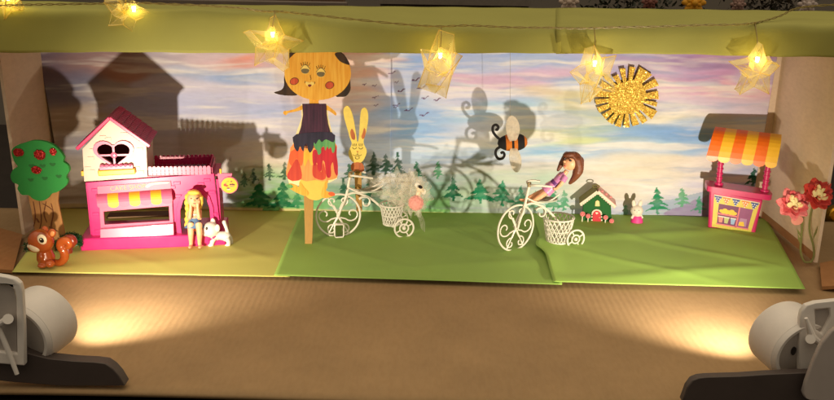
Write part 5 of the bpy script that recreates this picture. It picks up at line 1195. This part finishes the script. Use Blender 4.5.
# ------------------------------------------------------------------ puck spot lamps
M_lampw = mat('lamp_white_plastic', (232, 226, 220), .38, .04, 60, bump=.05); M_lampg = mat('lamp_grey_back', (172, 164, 158), .45, .05, 80); M_lampf = mat('lamp_foot_grey', (74, 64, 60), .5, .08, 40)
M_lens = emit('warm_led_lens', (255, 226, 170), 1.5)
LAMPS = []
def lamp(label, cpx, cpy, cy, az, elv, side, power):
    C = aty(cpx, cpy, cy)
    L = thing('spot_lamp', label, 'lamp', C, 0, 'puck spot lamps on the flap')
    ax = Vector((math.cos(elv)*math.cos(az), math.cos(elv)*math.sin(az), math.sin(elv)))
    mt = ax.to_track_quat('Z', 'Y').to_matrix().to_4x4(); R = .0305
    MB().lathe([(R*.80, -.017), (R*.90, -.0175), (R*.93, -.016), (R*.955, -.013), (R*.965, -.0128), (R*.985, -.002), (R*.995, .010), (R, .0185), (R*.985, .020), (R*.95, .020), (R*.93, .018), (R*.86, .008)], 64, mt, cap=False).build('housing', M_lampw, L, smooth=40)
    bk = MB().lathe([(R*.80, -.0165), (R*.80, -.0155), (R*.76, -.0145), (R*.70, -.0150), (0.0005, -.0150)], 48, mt, cap=False).build('back_disc', M_lampg, L, smooth=40)
    MB().prism(oval(R*.36, R*.1, .0022, .0040, 14), -.0162, -.0148, mp=lambda a, b, t: mt@Vector((a, b, t))).build('switch', mat('dark_switch', (40, 36, 34), .4), bk)
    MB().lathe([(R*.86, .0075), (R*.86, .0083), (.0005, .0090)], 48, mt, cap=False).build('lens', M_lens, L)
    # U bracket: upright side plate, arm, pivot, foot
    return L, C, mt, ax
la, Ca, mta, axa = lamp('white puck lamp at the left end of the flap, aimed at the pink house', 33, 327, -.480, R_(74), R_(6), -1, 4)
lb, Cb, mtb, axb = lamp('white puck lamp at the right end of the flap, aimed at the painted sky', 793, 343, -.484, R_(103), R_(6), 1, 4)
def rel(p, o): return Vector(p)-o
# left bracket
def plate(name, pts, y0, y1, m, par, C, holes=(), k=0, bev=.0012):
    P = [(aty(a, b, y0).x-C.x, aty(a, b, y0).z-C.z) for a, b in pts]; H = [[(aty(a, b, y0).x-C.x, aty(a, b, y0).z-C.z) for a, b in h_] for h_ in holes]
    P = smooth_closed(P, k) if k else P
    return MB().prism(P, y0-C.y, y1-C.y, H).build(name, m, par, bevel=bev, seg=3)
br_ = plate('bracket', [(-26,272),(6,277),(15,279.5),(20,284),(22,292),(24,330),(24.5,366),(-26,362)], -.513, -.507, M_lampw, la, Ca, [[(-18,284),(8,285),(14,289),(16,298),(17,354),(-18,350)]])
plate('bracket_web', [(-18,284),(8,285),(14,289),(16,298),(17,354),(-18,350)], -.5095, -.5075, M_lampg, br_, Ca, bev=0)
m = MB(); P0 = [aty(a, b, -.518)-Ca for a, b in [(-14,332),(4,321),(9,318.5)]]; m.tube(P0, [.0022, .0028, .0032], 10); m.tube([aty(8,319,-.522)-Ca, aty(8,319,-.508)-Ca], .0042, 14)
P1 = [aty(a, b, -.517)-Ca for a, b in [(-2,326),(8,350),(17,374)]]; m.tube(P1, [.0020, .0022, .0018], 10); m.build('pivot_arm', M_lampw, la)
plate('foot', [(-40,338),(0,343),(14,349),(30,354),(50,359),(75,361.5),(95,362.5),(106,364),(113,369),(119,376),(125,386),(60,386),(10,382),(-40,376)], -.504, -.492, M_lampf, la, Ca, bev=.0008)
# right bracket
br_ = plate('bracket', [(862,298),(815,303),(806,306),(801.5,312),(800,320),(799,372),(862,372)], -.505, -.499, M_lampw, lb, Cb, [[(815,309.5),(830,308.5),(831,316),(822,334),(816,330)]])
plate('bracket_web', [(815,309.5),(830,308.5),(831,316),(822,334),(816,330)], -.5015, -.4995, M_lampg, br_, Cb, bev=0)
m = MB(); m.tube([aty(a, b, -.510)-Cb for a, b in [(806,318),(812,337),(824,346)]], [.0014, .0034, .0024], 10); m.tube([aty(810.5,339,-.514)-Cb, aty(810.5,339,-.5)-Cb], .0040, 14); m.build('pivot_arm', M_lampw, lb)
plate('front_plate', [(862,318),(846,322),(832,331),(822,343),(814,360),(806,382),(803,393),(805,398),(812,401),(862,403)], -.532, -.527, mat('lamp_side_grey', (176, 166, 160), .4, .04, 60), lb, Cb)
plate('foot', [(682,402),(687,388),(692,381),(698,378.4),(706,377.4),(740,376.4),(765,374.6),(800,373),(862,372),(862,404)], -.522, -.514, M_lampf, lb, Cb, bev=.0008)
def spot(name, C, mt, ax, aim_el, power, par, size=94, blend=.95):
    ld = bpy.data.lights.new(name, 'SPOT'); ld.energy = power; ld.color = (1, .845, .635); ld.spot_size = R_(size); ld.spot_blend = blend; ld.shadow_soft_size = .0055
    o = bpy.data.objects.new(name, ld); COL.objects.link(o); o.location = ax*.0125+Vector((0, 0, -.008)); o.parent = par
    o.rotation_euler = (-ax).to_track_quat('Z', 'Y').to_euler(); return o
SP = 9.0
spot('lamp_light', Ca, mta, axa, 0, SP, la); spot('lamp_light', Cb, mtb, axb, 0, SP, lb)

# ------------------------------------------------------------------ string of star lights
M_edge = frosted('edge_highlight_plastic', (255, 232, 150), 1.3); M_star = frosted('clear_star_plastic', (255, 244, 200), .52); M_bulb = emit('warm_led', (255, 224, 130), 40); M_sock = frosted('clear_socket', (255, 244, 200), .4)
M_cord = mat('clear_brown_cord', (150, 132, 74), .4, .2, 300)
YW = YF-.009
wire = [(-60,8),(0,5.5),(30,4.6),(60,4.2),(100,3.6),(128,2.5),(165,4),(205,5.6),(240,8),(262,11.2),(280,11.6),(310,14.6),(350,19),(400,24),(437,26.4),(470,25.6),(510,27.4),(550,27.8),(580,28.4),(620,27.2),(660,26.6),(700,25.2),(738,24.6),(760,22),(780,16),(795,9),(815,6),(850,4)]
def yw(px): return YW if px < 745 else lerp(YW, YW+.07, min(1, (px-745)/60))
WP = []
for (a, b) in wire: WP.append(aty(a, b, yw(a)))
WP = smooth_open(WP, 8)
m = MB()
for sg in (0, math.pi):
    m.tube([p+Vector((0, .0009*math.cos(i*1.1+sg), .0009*math.sin(i*1.1+sg))) for i, p in enumerate(WP)], .00055, 5)
w = m.build('light_string', M_cord); tag(w, 'twisted thin cord of the star lights draped along the green lip', 'cord')
def star_mesh(R, r_in, dep, seed=0):
    m = MB(); pts = []; r = random.Random(seed)
    for i in range(10):
        a = math.pi*i/5+math.pi/2; rr = (R if i % 2 == 0 else r_in)*r.uniform(.86, 1.1); a += r.uniform(-.08, .08); pts.append((rr*math.cos(a), rr*math.sin(a)))
    A = [m._v((x*r.uniform(.9,1.05), -dep*r.uniform(.5,.9), z*r.uniform(.9,1.05))) for x, z in pts]; B = [m._v((x*r.uniform(.9,1.05), dep*r.uniform(.5,.9), z*r.uniform(.9,1.05))) for x, z in pts]; ca_ = m._v((0, -dep*1.1, 0)); cb_ = m._v((0, dep*1.1, 0))
    for i in range(10):
        j = (i+1) % 10; m._f([A[i], A[j], ca_]); m._f([B[j], B[i], cb_]); m._f([A[j], A[i], B[i], B[j]])
    return m
STARS = [(125,12,-1.0,.2,.1,21,'clear star light lying tilted on the lip above the pink house'),
         (273,45,.25,-.35,.5,25,'clear star light hanging just left of the orange puppet face'),
         (440,66,.12,.2,1.15,32,'clear star light seen edge on, hanging over the flock of painted birds'),
         (594,74,-.18,-.25,.55,27,'clear star light hanging next to the gold glitter sun'),
         (756,70,.0,.15,.05,24,'clear star light facing front, hanging above the striped stall'),
         (8,1,.9,.3,.3,16,'clear star light half out of view at the far left end of the lip')]
first = None
for i, (px, py, rz, rx_, ry_, R, lab) in enumerate(STARS):
    Y = YW-.012 if i not in (0, 5) else YF+.0
    c = aty(px, py, Y); sc_ = mpp(c)
    st_t = thing('star_light', lab, 'star light', c, 0, 'star lights on the string')
    Rm = Euler((rx_, rz, ry_), 'XYZ')
    R *= 1.12; sh = star_mesh(R*sc_, R*.52*sc_, R*.34*sc_, i+1).build('star_shell', M_star, st_t, smooth=0, bevel=.0006, seg=1); sh.rotation_euler = Rm
    er_ = random.Random(i+1); ep = []
    me_ = sh.data; m = MB()
    for e in me_.edges:
        a_, b_ = (me_.vertices[q].co for q in e.vertices)
        if er_.random() < .6: m.tube([a_, b_], [er_.uniform(.25, .6)*sc_, er_.uniform(.25, .6)*sc_], 5)
    ed = m.build('edge_highlight', M_edge, sh, smooth=0)  # thin yellow tubes added along the edges to stand for highlights
    # inner facets scatter the glow
    si = star_mesh(R*.66*sc_, R*.30*sc_, R*.24*sc_, i+20).build('inner_star', M_star, st_t, smooth=0); si.rotation_euler = Euler((rx_+.4, rz+.6, ry_+.5))
    dz = (11 if i not in (0, 5) else 4)*sc_
    bv = Vector((0, 0, dz)) if i not in (0,) else Vector((9*sc_, 0, 4*sc_))
    MB().tube([bv+Vector((0, 0, -3.4*sc_)), bv+Vector((0, 0, 1.6*sc_))], [1.2*sc_, 1.9*sc_], 12).build('bulb', M_bulb, st_t)
    MB().tube([bv+Vector((0, 0, 1.8*sc_)), bv+Vector((0, 0, 7*sc_))], [2.6*sc_, 2*sc_], 12).build('socket', M_sock, st_t)
    # lead up to the cord
    wpx = min(WP, key=lambda p: abs(p.x-(c.x+bv.x)))
    MB().tube([bv+Vector((0, 0, 6.4*sc_)), (bv+Vector((0, 0, 6.4*sc_))).lerp(wpx-c, .6)+Vector((.4*sc_, 0, 0)), wpx-c], .0006, 6).build('lead', M_cord, st_t)
    pd = bpy.data.lights.new('star_glow', 'POINT'); pd.energy = .032; pd.color = (1, .72, .14); pd.shadow_soft_size = .016
    po = bpy.data.objects.new('star_glow', pd); COL.objects.link(po); po.parent = st_t; po.location = bv+Vector((0, -.009 if i not in (0, 5) else -.004, -.002))

# ------------------------------------------------------------------ things behind the box
def bunch(px, py, y, wpx, hpx, leafc, flowers, label, seed):
    c = aty(px, py, y); f = Fr((c.x, c.y, c.z), 0); s = f.s; r = random.Random(seed)
    g = f.thing('flower_bunch', label, 'flowers'); m = MB()
    for k in range(420):
        p = Vector((r.gauss(0, wpx*.36)*s, r.uniform(-8, 8)*s, r.uniform(-1.6, .7)*hpx*s)); d_ = Vector((r.uniform(-1,1), r.uniform(-1,.4), r.uniform(-.6,1))).normalized()*r.uniform(5, 9)*s; n_ = d_.cross(Vector((r.uniform(-1,1), r.uniform(-1,1), r.uniform(-1,1)))).normalized()*r.uniform(1, 2)*s
        m._f([m._v(p), m._v(p+d_*.5+n_), m._v(p+d_), m._v(p+d_*.5-n_)])
    m.build('foliage', mat('dim_leaves', leafc, .6, .35, 60), g, smooth=0)
    MB().tube([(0, 0, -.9*hpx*s), (0, 0, -c.z+.001-0.014)], 2.5*s, 8).build('stem', mat('stem_green', (60, 80, 40), .7), g)
    for (fx, fz, fr_, fc) in flowers:
        mm = MB(); cc = Vector((fx*s, -9*s, fz*s))
        for ring in range(2):
            for i in range(8):
                a = 2*math.pi*i/8+ring*.4; rr = fr_*(1-.35*ring)*s; mm.ell(cc+Vector((rr*.55*math.cos(a), -ring*1.4*s, rr*.55*math.sin(a))), (rr*.5, rr*.16, rr*.27), Euler((0, -a, 0)), seg=8)
        mm.ell(cc+Vector((0, -3*s, 0)), fr_*.28*s, seg=8); mm.build('blossom', mat('petal', fc, .6, .12, 100), g)
bunch(640, -6, .10, 90, 16, (44, 48, 34), [(-72,-8,10,(206,186,170)),(52,-7,12,(226,160,30)),(8,-7,8,(130,80,70)),(96,-8,8,(150,120,110))], 'dim artificial flowers with one yellow bloom behind the right half of the box', 2)
bunch(775, -5, .12, 50, 14, (56, 50, 40), [(30,-8,10,(190,176,170))], 'dim dark foliage behind the far right end of the box', 5)
# dark case standing behind the middle, pale bag
c = aty(455, -4, .16); cs = mpp(c)
k_ = thing('storage_case', 'dark brown case with a grey band standing behind the middle of the box', 'case', (c.x, c.y, -.014))
MB().box((0, .04, (c.z+.02)/2), (150*cs, .08, c.z+.034)).build('case_body', mat('dark_brown_case', (58, 46, 40), .5, .15, 30), k_, bevel=.006)
MB().box((0, -.002, c.z+.006), (152*cs, .006, .010)).build('case_band', mat('grey_band', (120, 112, 104), .5), k_)
c = aty(245, -5, .18); cs = mpp(c)
k_ = thing('picture_frame', 'brown wooden board leaning behind the left half of the box', 'board', (c.x, c.y, -.014))
MB().box((0, 0, (c.z+.02)/2), (200*cs, .012, c.z+.034)).build('board', mat('brown_board', (104, 78, 60), .5, .2, 20, stretch=(.3,1,6)), k_, bevel=.002)
MB().box((0, -.008, c.z), (206*cs, .012, .014)).build('frame_rail', mat('grey_rail', (116, 104, 94), .5, .1, 20), k_, bevel=.002)
# gold bauble peeping past the right wall
c = aty(836, 216, .02)
b_ = thing('gold_bauble', 'shiny gold bauble half hidden beyond the right wall edge', 'bauble', (c.x+.001, c.y, c.z))
MB().ell((0, 0, 0), .017, seg=28).build('ball', mat('gold_metal', (232, 170, 50), .2, .1, 60, metal=.9), b_)
MB().lathe([(.004, .016), (.004, .021), (.002, .022)], 14).build('cap', mat('gold_cap', (200, 150, 60), .35, metal=.9), b_)
MB().tube([(0, 0, .021), (.001, 0, .06), (0, 0, .12)], .0004, 5).build('thread', M_cord, b_)

# ------------------------------------------------------------------ room light
wd = bpy.data.worlds.new('World'); scn.world = wd; wd.use_nodes = True
N = wd.node_tree.nodes; L = wd.node_tree.links; bg = N['Background']
tc = N.new('ShaderNodeTexCoord'); sx = N.new('ShaderNodeSeparateXYZ'); L.new(tc.outputs['Generated'], sx.inputs[0])
mr = N.new('ShaderNodeMapRange'); mr.inputs[1].default_value = -.2; mr.inputs[2].default_value = 1; L.new(sx.outputs[2], mr.inputs[0])
rp = N.new('ShaderNodeValToRGB'); rp.color_ramp.elements[0].color = (.10, .085, .066, 1); rp.color_ramp.elements[1].color = (1.38, 1.14, .82, 1); e_ = rp.color_ramp.elements.new(.58); e_.color = (.27, .225, .165, 1)
L.new(mr.outputs[0], rp.inputs[0])
L.new(rp.outputs[0], bg.inputs[0]); bg.inputs[1].default_value = 1.0
scn.view_settings.view_transform = 'Standard'; scn.view_settings.look = 'None'; scn.view_settings.exposure = 0; scn.view_settings.gamma = 1
scn.render.engine = 'CYCLES'
scn.cycles.max_bounces = 8; scn.cycles.transparent_max_bounces = 24; scn.cycles.caustics_refractive = False; scn.cycles.caustics_reflective = False
scn.cycles.sample_clamp_indirect = 3
